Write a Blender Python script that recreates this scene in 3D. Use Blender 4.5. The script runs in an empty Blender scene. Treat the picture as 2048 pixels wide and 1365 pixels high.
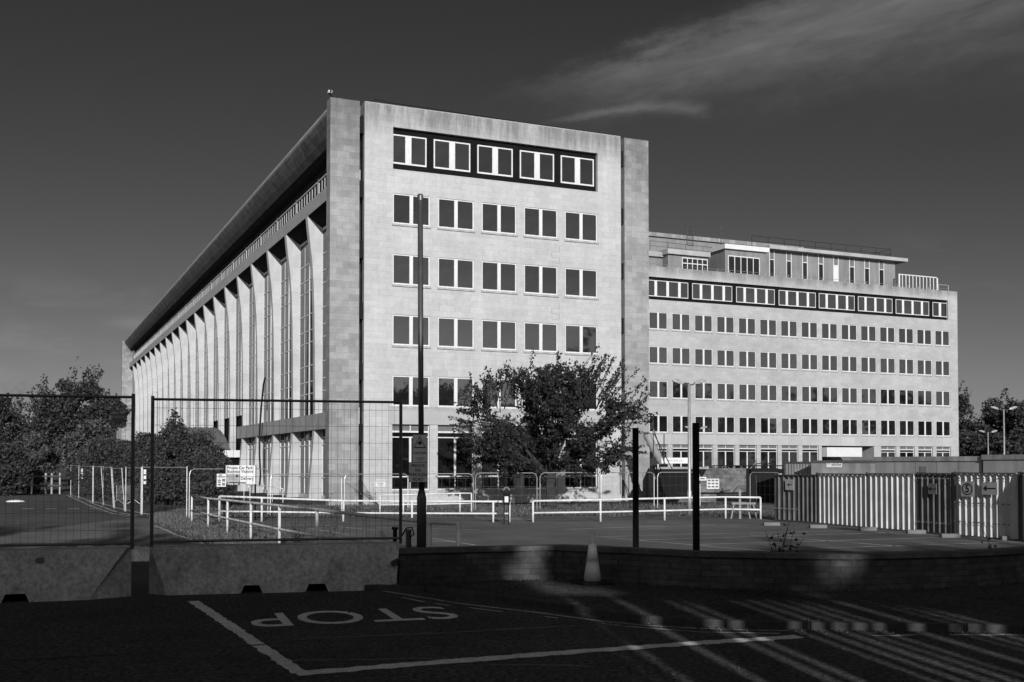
import bpy, math, random
import numpy as np
from mathutils import Vector, Matrix
S = bpy.context.scene
COL = S.collection
R = math.radians
rnd = random.Random(7)
# ------------------------------------------------------------------ camera
F = 2214.0; PITCH = R(1.5); CXP = 1024.0; CYP = 870.0; EYE = 1.8
cam = bpy.data.objects.new("camera", bpy.data.cameras.new("camera")); COL.objects.link(cam)
cam.location = (0, 0, EYE); cam.rotation_euler = (R(90) + PITCH, 0, 0)
cam.data.sensor_width = 36; cam.data.lens = F / 2048 * 36
cam.data.shift_y = (CYP - 682.5) / 2048
cam.data.clip_start = 0.1; cam.data.clip_end = 3000
S.camera = cam
# ------------------------------------------------------------------ colour management
S.render.engine = 'CYCLES'
S.view_settings.view_transform = 'Standard'; S.view_settings.look = 'None'
S.view_settings.exposure = 0.0; S.view_settings.gamma = 1
# ------------------------------------------------------------------ node expression helper
class E:
    def __init__(s, nt, sock): s.nt = nt; s.s = sock
    def _m(s, op, *a, clamp=False):
        n = s.nt.nodes.new('ShaderNodeMath'); n.operation = op; n.use_clamp = clamp
        for i, v in enumerate((s,) + a):
            if isinstance(v, E): s.nt.links.new(v.s, n.inputs[i])
            else: n.inputs[i].default_value = v
        return E(s.nt, n.outputs[0])
    def __add__(s, o): return s._m('ADD', o)
    def __sub__(s, o): return s._m('SUBTRACT', o)
    def __mul__(s, o): return s._m('MULTIPLY', o)
    def __truediv__(s, o): return s._m('DIVIDE', o)
    def pow(s, o): return s._m('POWER', o)
    def mx(s, o): return s._m('MAXIMUM', o)
    def mn(s, o): return s._m('MINIMUM', o)
    def exp(s): return s._m('EXPONENT')
    def sat(s): return s._m('ADD', 0.0, clamp=True)
    def gauss(s, c, w): d = (s - c) / w; return (d * d * -1.0).exp()
    def ramp(s, a, b):
        n = s.nt.nodes.new('ShaderNodeMapRange'); n.interpolation_type = 'SMOOTHSTEP'
        s.nt.links.new(s.s, n.inputs[0]); n.inputs[1].default_value = a; n.inputs[2].default_value = b
        n.inputs[3].default_value = 0; n.inputs[4].default_value = 1
        return E(s.nt, n.outputs[0])
    def lin(s, a, b, c, d):
        n = s.nt.nodes.new('ShaderNodeMapRange')
        s.nt.links.new(s.s, n.inputs[0])
        for i, v in enumerate((a, b, c, d)): n.inputs[i + 1].default_value = v
        return E(s.nt, n.outputs[0])
def comb(nt, x, y, z):
    n = nt.nodes.new('ShaderNodeCombineXYZ')
    for i, v in enumerate((x, y, z)):
        if isinstance(v, E): nt.links.new(v.s, n.inputs[i])
        else: n.inputs[i].default_value = v
    return n.outputs[0]
def noise(nt, vec, scale, detail=4, rough=.6, dist=0):
    n = nt.nodes.new('ShaderNodeTexNoise'); nt.links.new(vec, n.inputs['Vector'])
    n.inputs['Scale'].default_value = scale; n.inputs['Detail'].default_value = detail
    n.inputs['Roughness'].default_value = rough; n.inputs['Distortion'].default_value = dist
    return E(nt, n.outputs[0])
# ------------------------------------------------------------------ sky
SUN_EL = 16.5; SUN_AZ = 8.3            # behind the camera, a little to the right
W = bpy.data.worlds.new("World"); S.world = W; W.use_nodes = True
nt = W.node_tree; bg = nt.nodes['Background']
sky = nt.nodes.new('ShaderNodeTexSky'); sky.sky_type = 'NISHITA'; sky.sun_disc = False
sky.sun_elevation = R(SUN_EL); sky.sun_rotation = R(180 - SUN_AZ)
sky.air_density = .5; sky.dust_density = 1.0
sp = nt.nodes.new('ShaderNodeSeparateColor'); nt.links.new(sky.outputs[0], sp.inputs[0])
red = E(nt, sp.outputs[0])            # black and white film behind a red filter
tc = nt.nodes.new('ShaderNodeTexCoord'); sx = nt.nodes.new('ShaderNodeSeparateXYZ'); nt.links.new(tc.outputs['Generated'], sx.inputs[0])
dx, dy, dz = (E(nt, sx.outputs[i]) for i in range(3))
front = dy.ramp(.2, .5); dyc = dy.mx(.05)
X = dx / dyc * 2214.0 + 1024.0; Y = dz / dyc * -2214.0 + 928.0
k = .30
along = X + Y * -k; perp = Y + X * k
nz = noise(nt, comb(nt, along * .0035, perp * .018, 0.0), 1.0, 5, .6, .5)
nz2 = noise(nt, comb(nt, along * .0018, perp * .006, 3.0), 1.0, 5, .6, .3)
D = Y + noise(nt, comb(nt, X * .02, Y * .03, 9.0), 1.0, 5, .7).lin(.2, .8, -16, 16) - (X * -.27 + 488.5) + nz2.lin(0, 1, -80, 80)
sig = (X - 1000.0).mx(0) * .105 + 14.0
c1 = (D + 25.0).mn(0.0) / (sig * .62) + (D + 25.0).mx(0.0) / (sig * 1.45); c1 = (c1 * c1 * -1.0).exp() * X.ramp(930, 1420) * nz.lin(.25, .75, .45, 1.3) * .10
wy = noise(nt, comb(nt, X * .012, Y * .02, 7.0), 1.0, 5, .65).lin(.2, .8, -9, 9); Yw = Y + wy
yc2 = (X - 1068.0).mn(220.0) * -.16 + 243.0 + (X - 1288.0).mx(0) * .05
sg2 = (X - 1060.0).mx(0) * .035 + 3.0
c2 = ((Yw - yc2) / sg2); c2 = (c2 * c2 * -1.0).exp() * X.ramp(1050, 1200) * ((X + wy * 2.0) * -1.0).ramp(-1445, -1385) * nz.lin(.2, .8, .6, 1.2) * .062
nzl = noise(nt, comb(nt, X * .004, Y * .014, 0.0), 1.0, 5, .6, .4)
c3 = nzl.ramp(.45, .75) * Y.gauss(680.0, 130.0) * (X * -1.0).ramp(-900, -200) * .04 + X.gauss(262.0, 45.0) * Y.gauss(644.0, 12.0) * nz2.lin(.3, .7, .3, 1.3) * .035
c5 = nzl.ramp(.5, .75) * Y.gauss(520.0, 60.0) * X.ramp(1700, 1900) * .02
c4 = X.gauss(35.0, 36.0) * Y.gauss(782.0, 17.0) * noise(nt, comb(nt, X, Y, 0.0), .05, 5).lin(.35, .65, .0, 1.5) * -.05
back = (dy * -1.0).ramp(-.15, .7)         # glow added to the unseen sky behind the camera, lifts shade and reflections
vn = noise(nt, comb(nt, dx * 3.0, dz * 9.0, dy), 1.0, 5, .6, .5).lin(.3, .7, .6, 1.4)
added_glow = back * (dz.gauss(0.0, .20) * 1.05 + dz.gauss(.35, .45) * .24) * vn
hz = dz.gauss(0.0, .16) * .028
base = red * .05; steep = base.pow(1.4) * 2.2             # the red filter deepens the clear sky opposite the sun
tot = steep * front + base.mn(1.0) * (front * -1.0 + 1.0) + (c1 + c2 + c3 + c5 + c4 + hz) * front + added_glow
nt.links.new(tot.mx(0.005).s, bg.inputs[0]); bg.inputs[1].default_value = 1.0
# keep the documented daylight strength on the sky itself: .05 is folded in above so clouds can be added
sun = bpy.data.objects.new("sun", bpy.data.lights.new("sun", 'SUN')); COL.objects.link(sun)
sun.data.energy = 5.0; sun.data.angle = R(.53); sun.data.color = (1, 1, 1)
sd = Vector((math.sin(R(SUN_AZ)) * math.cos(R(SUN_EL)), -math.cos(R(SUN_AZ)) * math.cos(R(SUN_EL)), math.sin(R(SUN_EL))))
sun.rotation_euler = sd.to_track_quat('Z', 'Y').to_euler(); sun.location = (10, -40, 40)
# ------------------------------------------------------------------ materials
MATS = {}
def mat(name, v, rough=.8, n=(), brick=None, bump=0, bscale=30, spec=.3, metal=0, island=None, vgrad=None, coord='Object', streak=None, bdist=.01):
    """grey procedural material: v base value, n = [(scale, lo, hi)], brick = (w, h, joint value, lo, hi)"""
    m = bpy.data.materials.new(name); m.use_nodes = True; t = m.node_tree; b = t.nodes['Principled BSDF']
    b.inputs['Roughness'].default_value = rough; b.inputs['Metallic'].default_value = metal
    b.inputs['Specular IOR Level'].default_value = spec
    tc = t.nodes.new('ShaderNodeTexCoord'); vec = tc.outputs[coord]
    sx = t.nodes.new('ShaderNodeSeparateXYZ'); t.links.new(vec, sx.inputs[0])
    x, y, z = (E(t, sx.outputs[i]) for i in range(3))
    val = None
    def mul(e):
        nonlocal val
        val = e if val is None else val * e
    for (s, lo, hi) in n: mul(noise(t, vec, s, 5, .65).lin(.3, .7, lo, hi))
    if streak: mul(noise(t, comb(t, x * streak[0], y * streak[0], z * streak[1]), 1.0, 4, .6).lin(.3, .7, streak[2], streak[3]))
    if brick:
        bt = t.nodes.new('ShaderNodeTexBrick'); t.links.new(comb(t, x + y, z, 0.0), bt.inputs['Vector'])
        bt.inputs['Scale'].default_value = 1; bt.inputs['Brick Width'].default_value = brick[0]; bt.inputs['Row Height'].default_value = brick[1]
        bt.inputs['Mortar Size'].default_value = brick[5] if len(brick) > 5 else .006
        bt.inputs['Mortar Smooth'].default_value = .3; bt.offset = .5; bt.squash = 1; bt.inputs['Bias'].default_value = 0
        bt.inputs['Color1'].default_value = (brick[3],) * 3 + (1,); bt.inputs['Color2'].default_value = (brick[4],) * 3 + (1,)
        bt.inputs['Mortar'].default_value = (brick[2],) * 3 + (1,)
        s2 = t.nodes.new('ShaderNodeSeparateColor'); t.links.new(bt.outputs[0], s2.inputs[0]); mul(E(t, s2.outputs[0]))
    if island is not None:
        g = t.nodes.new('ShaderNodeNewGeometry'); mul(E(t, g.outputs['Random Per Island']).lin(0, 1, island[0], island[1]))
    if vgrad:      # rain-washed dirt under the coping: (z0, z1, multiplier, noise scale)
        st = noise(t, comb(t, (x + y) * 1.0, z * .12, 0.0), vgrad[3], 5, .7)
        f = (z.ramp(vgrad[0], vgrad[1]) * st.lin(.3, .65, .2, 1.3)).mn(1.0)
        mul(f * (vgrad[2] - 1.0) + 1.0)
    if val is None: b.inputs['Base Color'].default_value = (v, v, v, 1)
    else:
        t.links.new((val * v).mn(.9).s, b.inputs['Base Color'])
    if bump:
        bn = t.nodes.new('ShaderNodeBump'); bn.inputs['Strength'].default_value = bump; bn.inputs['Distance'].default_value = bdist
        t.links.new(noise(t, vec, bscale, 4, .7).s, bn.inputs['Height']); t.links.new(bn.outputs[0], b.inputs['Normal'])
    MATS[name] = m; return m
stone = mat('limestone_ashlar', .40, .9, [(.12, .9, 1.07), (.6, .93, 1.05), (4.0, .9, 1.06), (14, .9, 1.08)], (.92, .34, .80, .93, 1.04, .009), bump=.4, bscale=10, vgrad=(19.6, 21.9, .42, 1.4), streak=(1.6, .22, .93, 1.04))
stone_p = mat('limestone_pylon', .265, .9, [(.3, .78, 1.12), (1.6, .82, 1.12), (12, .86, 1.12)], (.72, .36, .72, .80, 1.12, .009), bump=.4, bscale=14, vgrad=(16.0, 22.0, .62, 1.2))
stone_w = mat('limestone_wing', .34, .9, [(.15, .88, 1.08), (.8, .88, 1.07), (5, .9, 1.08)], (.92, .34, .88, .92, 1.04, .008), vgrad=(20.2, 21.6, .5, 1.1))
stone_fin = mat('limestone_fin', .40, .9, [(.5, .88, 1.08), (3, .94, 1.05)], (1.6, .85, .86, .9, 1.05, .014), bump=.2, bscale=12)
conc_band = mat('concrete_band', .30, .9, [(.6, .8, 1.15), (6, .93, 1.07)], bump=.3, bscale=20)
dirty_band = mat('stained_concrete_band', .34, .9, [(.5, .88, 1.1)], (1.8, 1.2, .8, .93, 1.05, .01), vgrad=(4.7, 5.1, .6, 2.0))
soffit_dark = mat('soffit_shade', .03, .9, [(1, .7, 1.2)], spec=.05)  # near-black colour holds the shade under the inner canopy
copper = mat('weathered_soffit', .135, .8, [(.8, .7, 1.3)], streak=(3.0, .4, .6, 1.3))
dark = mat('dark_cladding_and_shade', .008, .8, [(2, .8, 1.2)], spec=.04)
shadowbox = mat('black_void', .006, .9)
frame = mat('white_window_frame', .56, .55, [(5, .9, 1.06)], streak=(6, 1.5, .86, 1.05))
frame_b = mat('white_panel', .52, .55, [(3, .93, 1.05)])
sillm = mat('stone_sill', .33, .9, [(6, .6, 1.15)])
def glassmat(name, v, ior, rough=.03):
    m = bpy.data.materials.new(name); m.use_nodes = True; t = m.node_tree; b = t.nodes['Principled BSDF']
    tc = t.nodes.new('ShaderNodeTexCoord'); oi = t.nodes.new('ShaderNodeObjectInfo')
    nn = noise(t, tc.outputs['Object'], 1.2, 3).lin(.3, .7, .6, 1.4) * E(t, oi.outputs['Random']).lin(0, 1, .6, 1.5) * v
    t.links.new(nn.s, b.inputs['Base Color'])
    b.inputs['Roughness'].default_value = rough; b.inputs['IOR'].default_value = ior; b.inputs['Specular IOR Level'].default_value = .5
    bn = t.nodes.new('ShaderNodeBump'); bn.inputs['Strength'].default_value = .08; bn.inputs['Distance'].default_value = .02
    t.links.new(noise(t, tc.outputs['Object'], .9, 2).s, bn.inputs['Height']); t.links.new(bn.outputs[0], b.inputs['Normal'])
    MATS[name] = m; return m
glass = glassmat('window_glass', .010, 1.7)
glass_s = glassmat('side_window_glass', .018, 1.25)
glass_d = glassmat('dark_window_glass', .008, 1.45)
spandrel = mat('grey_spandrel_panel', .12, .5, [(2, .8, 1.2)])
asphalt = mat('asphalt', .07, .93, [(.08, .8, 1.2), (.7, .75, 1.25), (5, .8, 1.2), (20, -.1, 2.5)], bump=1.0, bscale=32, coord='Object', spec=.15, bdist=.06)
lot = mat('car_park_asphalt', .12, .93, [(.07, .6, 1.3), (.5, .75, 1.2), (10, .75, 1.3)], bump=.4, bscale=60, spec=.15)
paving = mat('pavement_asphalt', .05, .95, [(.5, .6, 1.4), (22, 0, 2.3)], bump=1.0, bscale=32, spec=.1, bdist=.02)
tar = mat('tar_seam', .005, .6, [(9, .7, 1.4)])
grass = mat('grass_ground', .055, .95, [(.25, .6, 1.4), (3, .6, 1.5), (25, .6, 1.5)], bump=1, bscale=30, spec=.1, bdist=.05)
blade = mat('grass_blade', .085, .8, island=(.5, 1.6), spec=.1)
deadw = mat('dry_weed', .07, .8, island=(.5, 1.8), spec=.1)
kerbm = mat('kerb_stone', .045, .9, [(1.5, .6, 1.3), (12, .8, 1.2)], bump=.4, bscale=30)
paint = mat('road_paint', .78, .8, [(.7, .8, 1.1), (8, .8, 1.1), (40, .5, 1.3)], spec=.2)
paint_w = mat('worn_road_paint', .42, .85, [(1.5, .35, 1.4), (30, .4, 1.4)], spec=.2)
paint_l = mat('car_park_line_paint', .42, .85, [(1.5, .5, 1.3), (30, .6, 1.3)], spec=.2)
barrier_m = mat('cast_concrete', .48, .9, [(.8, .65, 1.2), (3, .75, 1.15), (20, .6, 1.35)], streak=(2.5, .5, .8, 1.1), bump=.5, bscale=25)
brickm = mat('garden_wall_brick', .075, .95, [(.9, .5, 1.4), (8, .7, 1.3)], (.225, .082, .6, .7, 1.2, .007), bump=.6, bscale=30)
coping = mat('wall_coping', .085, .95, [(1.2, .6, 1.4), (14, .7, 1.3)], bump=.5, bscale=30)
galv = mat('galvanised_steel', .42, .42, [(8, .8, 1.15)], metal=.55, spec=.5)
galv_d = mat('weathered_galvanised_tube', .10, .40, [(8, .7, 1.2)], metal=.6, spec=.5)
wire = mat('fence_wire', .10, .6, metal=.5)
white_rail = mat('white_painted_pipe', .60, .6, [(3, .75, 1.1), (18, .85, 1.08)])
blackp = mat('black_painted_steel', .006, .7, spec=.1)
colm = mat('lamp_column_paint', .05, .35, [(5, .7, 1.3)], spec=.6)
plateface = mat('site_plate_face', .27, .6, [(3, .8, 1.1)])
signface = mat('sign_face', .58, .6, [(3, .85, 1.1)])
signw = mat('white_sign_face', .55, .5, [(3, .9, 1.05)])
signk = mat('black_sign_print', .01, .6)
signg = mat('grey_sign_print', .12, .6)
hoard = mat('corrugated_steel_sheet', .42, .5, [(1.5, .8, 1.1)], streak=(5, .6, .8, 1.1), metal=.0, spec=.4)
hoard_d = mat('shaded_sheet_and_frame', .075, .6, [(1.5, .6, 1.3)], streak=(9, .5, .6, 1.5))  # shade of the unlit panels put into a dark tone; frames share it
cabin = mat('site_cabin_panel', .22, .6, [(.6, .8, 1.15)], streak=(2.5, .3, .8, 1.15))
contm = mat('container_steel', .20, .55, [(.7, .7, 1.2)], streak=(2.5, .4, .65, 1.25))
bark = mat('tree_bark', .03, .95, [(6, .6, 1.4)], bump=.8, bscale=20)
leaf_d = mat('dark_plum_leaves', .016, .7, island=(.35, 1.9), spec=.25)
leaf_g = mat('green_leaves', .026, .7, island=(.35, 2.0), spec=.25)
leaf_h = mat('hedge_leaves', .032, .7, island=(.3, 2.0), spec=.25)
leaf_l = mat('light_green_leaves', .048, .7, island=(.4, 1.8), spec=.25)
conem = mat('cone_plastic', .60, .4, [(7, .8, 1.15)], spec=.5)
coneref = mat('reflective_cone_sleeve', .88, .35, [(14, .85, 1.1)], spec=.6)
rubber = mat('black_rubber', .012, .8)
roofm = mat('flat_roof_felt', .12, .9, [(.3, .8, 1.2)])
vaultm = mat('ribbed_copper_roof', .13, .6, [(1, .8, 1.2)])
plaster = mat('penthouse_render', .18, .9, [(.5, .85, 1.12)], streak=(2, .3, .8, 1.1))
rough_wall = mat('rough_stone_wall', .13, .95, [(.7, .45, 1.3), (4, .6, 1.3)], (.45, .22, .6, .75, 1.15, .012), bump=.6, bscale=14)
housebr = mat('house_brick', .12, .95, [(.4, .8, 1.2)], (.225, .075, .9, .8, 1.1, .01))
slate = mat('slate_roof', .06, .7, [(1, .8, 1.2)])
timber = mat('timber_slat', .08, .8, [(2, .7, 1.2)])
# ------------------------------------------------------------------ object helpers
def tag(o, label=None, cat=None, group=None, kind=None):
    if label: o['label'] = label
    if cat: o['category'] = cat
    if group: o['group'] = group
    if kind: o['kind'] = kind
    return o
def empty(name, loc=(0, 0, 0), rz=0, label=None, cat=None, group=None, parent=None):
    o = bpy.data.objects.new(name, None); COL.objects.link(o); o.location = loc; o.rotation_euler = (0, 0, rz)
    o.empty_display_size = .3
    if parent: o.parent = parent
    return tag(o, label, cat, group)
class MB:
    def __init__(s): s.v = []; s.f = []; s.m = []
    def add(s, vs, fs, mi=0):
        o = len(s.v); s.v += [tuple(p) for p in vs]; s.f += [tuple(i + o for i in f) for f in fs]; s.m += [mi] * len(fs); return s
    def box(s, x0, x1, y0, y1, z0, z1, mi=0):
        return s.add([(x0, y0, z0), (x1, y0, z0), (x1, y1, z0), (x0, y1, z0), (x0, y0, z1), (x1, y0, z1), (x1, y1, z1), (x0, y1, z1)],
                     [(0, 3, 2, 1), (4, 5, 6, 7), (0, 1, 5, 4), (1, 2, 6, 5), (2, 3, 7, 6), (3, 0, 4, 7)], mi)
    def obox(s, p, q, w, z0, z1, mi=0):        # box along the ground line p-q, thickness w
        p = Vector(p[:2]); q = Vector(q[:2]); d = (q - p).normalized(); n = Vector((-d.y, d.x)) * w / 2
        c = [p - n, q - n, q + n, p + n]
        return s.add([(a.x, a.y, z0) for a in c] + [(a.x, a.y, z1) for a in c],
                     [(0, 3, 2, 1), (4, 5, 6, 7), (0, 1, 5, 4), (1, 2, 6, 5), (2, 3, 7, 6), (3, 0, 4, 7)], mi)
    def quad(s, a, b, c, d, mi=0): return s.add([a, b, c, d], [(0, 1, 2, 3)], mi)
    def poly(s, pts, mi=0): return s.add(pts, [tuple(range(len(pts)))], mi)
    def tube(s, pts, r, n=8, mi=0, cap=True):
        pts = [Vector(p) for p in pts]; rs = r if isinstance(r, (list, tuple)) else [r] * len(pts)
        vs = []; prev = None
        for i, p in enumerate(pts):
            d = (pts[min(i + 1, len(pts) - 1)] - pts[max(i - 1, 0)]).normalized()
            if prev is None:
                a = Vector((0, 0, 1)) if abs(d.z) < .9 else Vector((1, 0, 0)); u = d.cross(a).normalized()
            else: u = (prev - d * prev.dot(d)).normalized()
            prev = u; w = d.cross(u)
            for k in range(n):
                t = 2 * math.pi * k / n; vs.append(p + (u * math.cos(t) + w * math.sin(t)) * rs[i])
        fs = [(i * n + k, i * n + (k + 1) % n, (i + 1) * n + (k + 1) % n, (i + 1) * n + k) for i in range(len(pts) - 1) for k in range(n)]
        if cap: fs += [tuple(range(n - 1, -1, -1)), tuple(range((len(pts) - 1) * n, len(pts) * n))]
        return s.add(vs, fs, mi)
    def prism_x(s, prof, x0, x1, mi=0):          # prof = (y,z) loop extruded along x
        n = len(prof)
        return s.add([(x0, y, z) for y, z in prof] + [(x1, y, z) for y, z in prof],
                     [tuple(range(n - 1, -1, -1)), tuple(range(n, 2 * n))] + [(i, (i + 1) % n, n + (i + 1) % n, n + i) for i in range(n)], mi)
    def prism_y(s, prof, y0, y1, mi=0):          # prof = (x,z) loop extruded along y
        n = len(prof)
        return s.add([(x, y0, z) for x, z in prof] + [(x, y1, z) for x, z in prof],
                     [tuple(range(n)), tuple(range(2 * n - 1, n - 1, -1))] + [(i, n + i, n + (i + 1) % n, (i + 1) % n) for i in range(n)], mi)
    def build(s, name, mats, parent=None, loc=None, rz=0, smooth=False, bevel=0):
        me = bpy.data.meshes.new(name); me.from_pydata(s.v, [], s.f)
        ml = mats if isinstance(mats, (list, tuple)) else [mats]
        for m in ml: me.materials.append(m)
        if len(ml) > 1: me.polygons.foreach_set('material_index', s.m)
        if smooth: me.polygons.foreach_set('use_smooth', [True] * len(s.f))
        me.update(); o = bpy.data.objects.new(name, me); COL.objects.link(o)
        if parent: o.parent = parent
        if loc is not None: o.location = loc
        o.rotation_euler = (0, 0, rz)
        if bevel:
            b = o.modifiers.new('bevel', 'BEVEL'); b.width = bevel; b.segments = 2; b.limit_method = 'ANGLE'
        return o
def inst(o, name, parent=None, loc=(0, 0, 0), rz=0):
    c = bpy.data.objects.new(name, o.data); COL.objects.link(c)
    if parent: c.parent = parent
    c.location = loc; c.rotation_euler = (0, 0, rz); return c
def copy_tree(o, parent=None):
    c = o.copy(); COL.objects.link(c); c.parent = parent
    for ch in [x for x in KIDS.get(o.name, [])]: copy_tree(ch, c)
    return c
KIDS = {}
def kids_of(root):
    KIDS.clear()
    for o in bpy.data.objects:
        if o.parent: KIDS.setdefault(o.parent.name, []).append(o)
def letters(txt, size, name='lettering', mt=None, parent=None, align='CENTER', thick=.002, space=1.0, offset=0.0):
    cu = bpy.data.curves.new('t', 'FONT'); cu.body = txt; cu.size = size; cu.align_x = align; cu.align_y = 'CENTER'
    cu.space_line = space; cu.extrude = thick; cu.offset = offset
    to = bpy.data.objects.new('t', cu); me = bpy.data.meshes.new_from_object(to)
    bpy.data.objects.remove(to); bpy.data.curves.remove(cu); me.name = name
    me.materials.clear(); me.materials.append(mt or signk)
    o = bpy.data.objects.new(name, me); COL.objects.link(o); o.parent = parent; return o
# rays through the photograph, used only to find real positions
def ray(px, py):
    a = (px - CXP) / F; b = (CYP - py) / F
    return Vector((a, math.cos(PITCH) - math.sin(PITCH) * b, math.sin(PITCH) + math.cos(PITCH) * b))
def at(px, py, Y):
    r = ray(px, py); t = Y / r.y; return Vector((r.x * t, Y, EYE + r.z * t))
def gnd(px, py, z=0.0):
    r = ray(px, py); t = (z - EYE) / r.z; return Vector((r.x * t, r.y * t, z))
def gz(Y):
    t = min(max((Y - 17.3) / (29.0 - 17.3), 0), 1); return -.5 * t * t * (3 - 2 * t)
GL = -.5
# ------------------------------------------------------------------ ground
def sheet(name, xs, ys, dz, m, kind='structure'):
    mb = MB(); nx = len(xs)
    vs = [(x, y, gz(y) + dz) for y in ys for x in xs]
    fs = [(j * nx + i, j * nx + i + 1, (j + 1) * nx + i + 1, (j + 1) * nx + i) for j in range(len(ys) - 1) for i in range(nx - 1)]
    mb.add(vs, fs); return tag(mb.build(name, m, smooth=True), kind=kind)
ys = [-600, -60, 0, 17.3] + [17.3 + i * .6 for i in range(1, 20)] + [60, 150, 500, 1600]
sheet('ground', [-1500, -200, -40, 0, 40, 200, 1500], ys, 0, asphalt)
def flat(name, pts, z, m, kind='structure'):
    return tag(MB().poly([(p[0], p[1], z) for p in pts]).build(name, m), kind=kind)
flat('car_park', [(-17, 29.2), (60, 29.2), (60, 62), (-15.5, 62)], GL + .004, lot)
# grass strip in front of the building, following the building line
G1 = [gnd(*p, z=GL) for p in ((380, 1022), (720, 1034), (1030, 1036), (1500, 1034), (1540, 1030))]
flat('lawn', [(-16, 46.8), (-7, 47.6), (0, 48.5), (12, 49.5), (13.5, 64), (12, 96), (-60, 200), (-62, 190), (-30, 90), (-19, 60)], GL + .010, grass)
verge_pts = [gnd(px, py, GL) for px, py in ((300, 1034), (350, 1066), (420, 1092), (570, 1096), (560, 1068), (470, 1050), (400, 1040), (372, 1018), (330, 1010))]
flat('grass_verge', verge_pts, GL + .012, grass)
# far path slab pieces in the lawn
flat('path', [gnd(px, py, GL) for px, py in ((945, 1036), (1045, 1036), (1075, 1042), (975, 1042))], GL + .014, mat('path_slab', .17, .9, [(2, .8, 1.2)]))
# pavement by the wall with a kerb
kerb_px = [(850, 1186), (992, 1203), (1143, 1226), (1295, 1248), (1450, 1257), (1621, 1260), (1934, 1264), (2048, 1268)]
kerb = [gnd(px, py, 0) for px, py in kerb_px]
kerb = [Vector((-2.1, 15.75, 0))] + kerb + [Vector((9.5, 11.9, 0)), Vector((40, 13.5, 0))]
PAVZ = .075
wall_line = [Vector(p + (0,)) for p in ((-1.62, 15.95), (.55, 16.62), (.66, 16.66), (1.74, 16.05), (2.62, 15.42), (4.6, 15.02), (6.4, 15.5), (7.5, 16.1), (10.5, 18.0), (15, 20))]
mb = MB(); back = [p + Vector((0, .3, 0)) for p in wall_line]
poly = [(p.x, p.y, PAVZ) for p in kerb] + [(40, 22, PAVZ), (15, 20.3, PAVZ)] + [(p.x, p.y, PAVZ) for p in reversed(back)]
mb.poly(poly); tag(mb.build('pavement', paving), kind='structure')
mb = MB()
for a, b in zip(kerb[:-1], kerb[1:]):
    d = (b - a); L = d.length; u = d.normalized(); n = Vector((u.y, -u.x, 0))
    if n.y > 0: n = -n
    kk = max(1, int(L / .9))
    for i in range(kk):
        p = a + d * (i / kk) + u * .004; q = a + d * ((i + 1) / kk) - u * .004
        o = -n * .125
        j = rnd.uniform(-.006, .006)
        mb.add([(p.x, p.y, -.05), (q.x, q.y, -.05), (q.x + o.x, q.y + o.y, -.05), (p.x + o.x, p.y + o.y, -.05),
                (p.x + n.x * .0, p.y, PAVZ + .012 + j), (q.x, q.y, PAVZ + .012 + j), (q.x + o.x, q.y + o.y, PAVZ + .012 + j), (p.x + o.x, p.y + o.y, PAVZ + .012 + j)],
               [(0, 3, 2, 1), (4, 5, 6, 7), (0, 1, 5, 4), (1, 2, 6, 5), (2, 3, 7, 6), (3, 0, 4, 7)])
tag(mb.build('kerb', kerbm, bevel=.012), kind='structure')
# ---- road markings
def ragged(a, b, w, step=.25, amp=.012, seed=0):
    rr = random.Random(seed); d = b - a; L = d.length; u = d.normalized(); n = Vector((-u.y, u.x, 0)); k = max(2, int(L / step))
    l = [a + d * (i / k) + n * (w / 2 + rr.uniform(-amp, amp)) for i in range(k + 1)]
    r = [a + d * (i / k) - n * (w / 2 + rr.uniform(-amp, amp)) for i in range(k + 1)]
    return l, r
def stripes(name, segs, z, m, w, amp=.01, step=.3, follow=False):
    mb = MB()
    for i, (a, b) in enumerate(segs):
        l, r = ragged(a, b, w, step, amp, i * 7 + 3); n = len(l)
        zz = lambda p: (gz(p.y) + z) if follow else z
        mb.add([(p.x, p.y, zz(p)) for p in l] + [(p.x, p.y, zz(p)) for p in r], [(n + j, n + j + 1, j + 1, j) for j in range(n - 1)])
    return tag(mb.build(name, m), kind='structure')
g0 = lambda px, py: gnd(px, py, 0)
cor = g0(600, 1347)
stripes('centre_line_marking', [(g0(387, 1203), g0(516, 1290)), (g0(519, 1292), cor)], .004, paint, .135, .014, .08)
stripes('stop_line_marking', [(cor + Vector((-.03, -.03, 0)), g0(1090, 1309)), (g0(1090, 1309), g0(1400, 1287)), (g0(1400, 1287), g0(1600, 1274))], .0045, paint, .20, .024, .08)
def chain(pts): return list(zip(pts[:-1], pts[1:]))
stripes('double_yellow_line_marking', chain([g0(*p) for p in ((765, 1183), (780, 1185), (916, 1207.5), (1083, 1227), (1204, 1243.5), (1295, 1252), (1400, 1258), (1580, 1263))]) +
        [(g0(*a), g0(*b)) for a, b in (((804, 1196), (850, 1205)), ((870, 1208), (900, 1212)), ((938, 1216), (1004, 1224.5)), ((1090, 1234), (1115, 1237)), ((1204, 1248), (1240, 1252)), ((1250, 1253.5), (1400, 1265)), ((1400, 1265), (1560, 1268)))],
        .004, paint_w, .055, .006, .1)
stripes('worn_lane_marking', [(g0(1745, 1273), g0(1835, 1271)), (g0(1900, 1270.5), g0(2048, 1270.5))], .004, paint_w, .08, .03, .1)
road_rot = R(21)
sl = letters('STOP', 1.55, 'stop_lettering_marking', paint, None, thick=0, offset=.004)
sl.location = gnd(706, 1231, .0045); sl.rotation_euler = (0, 0, road_rot + math.pi - R(3)); sl.scale = (.655, 1.04, 1); tag(sl, kind='structure')
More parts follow.
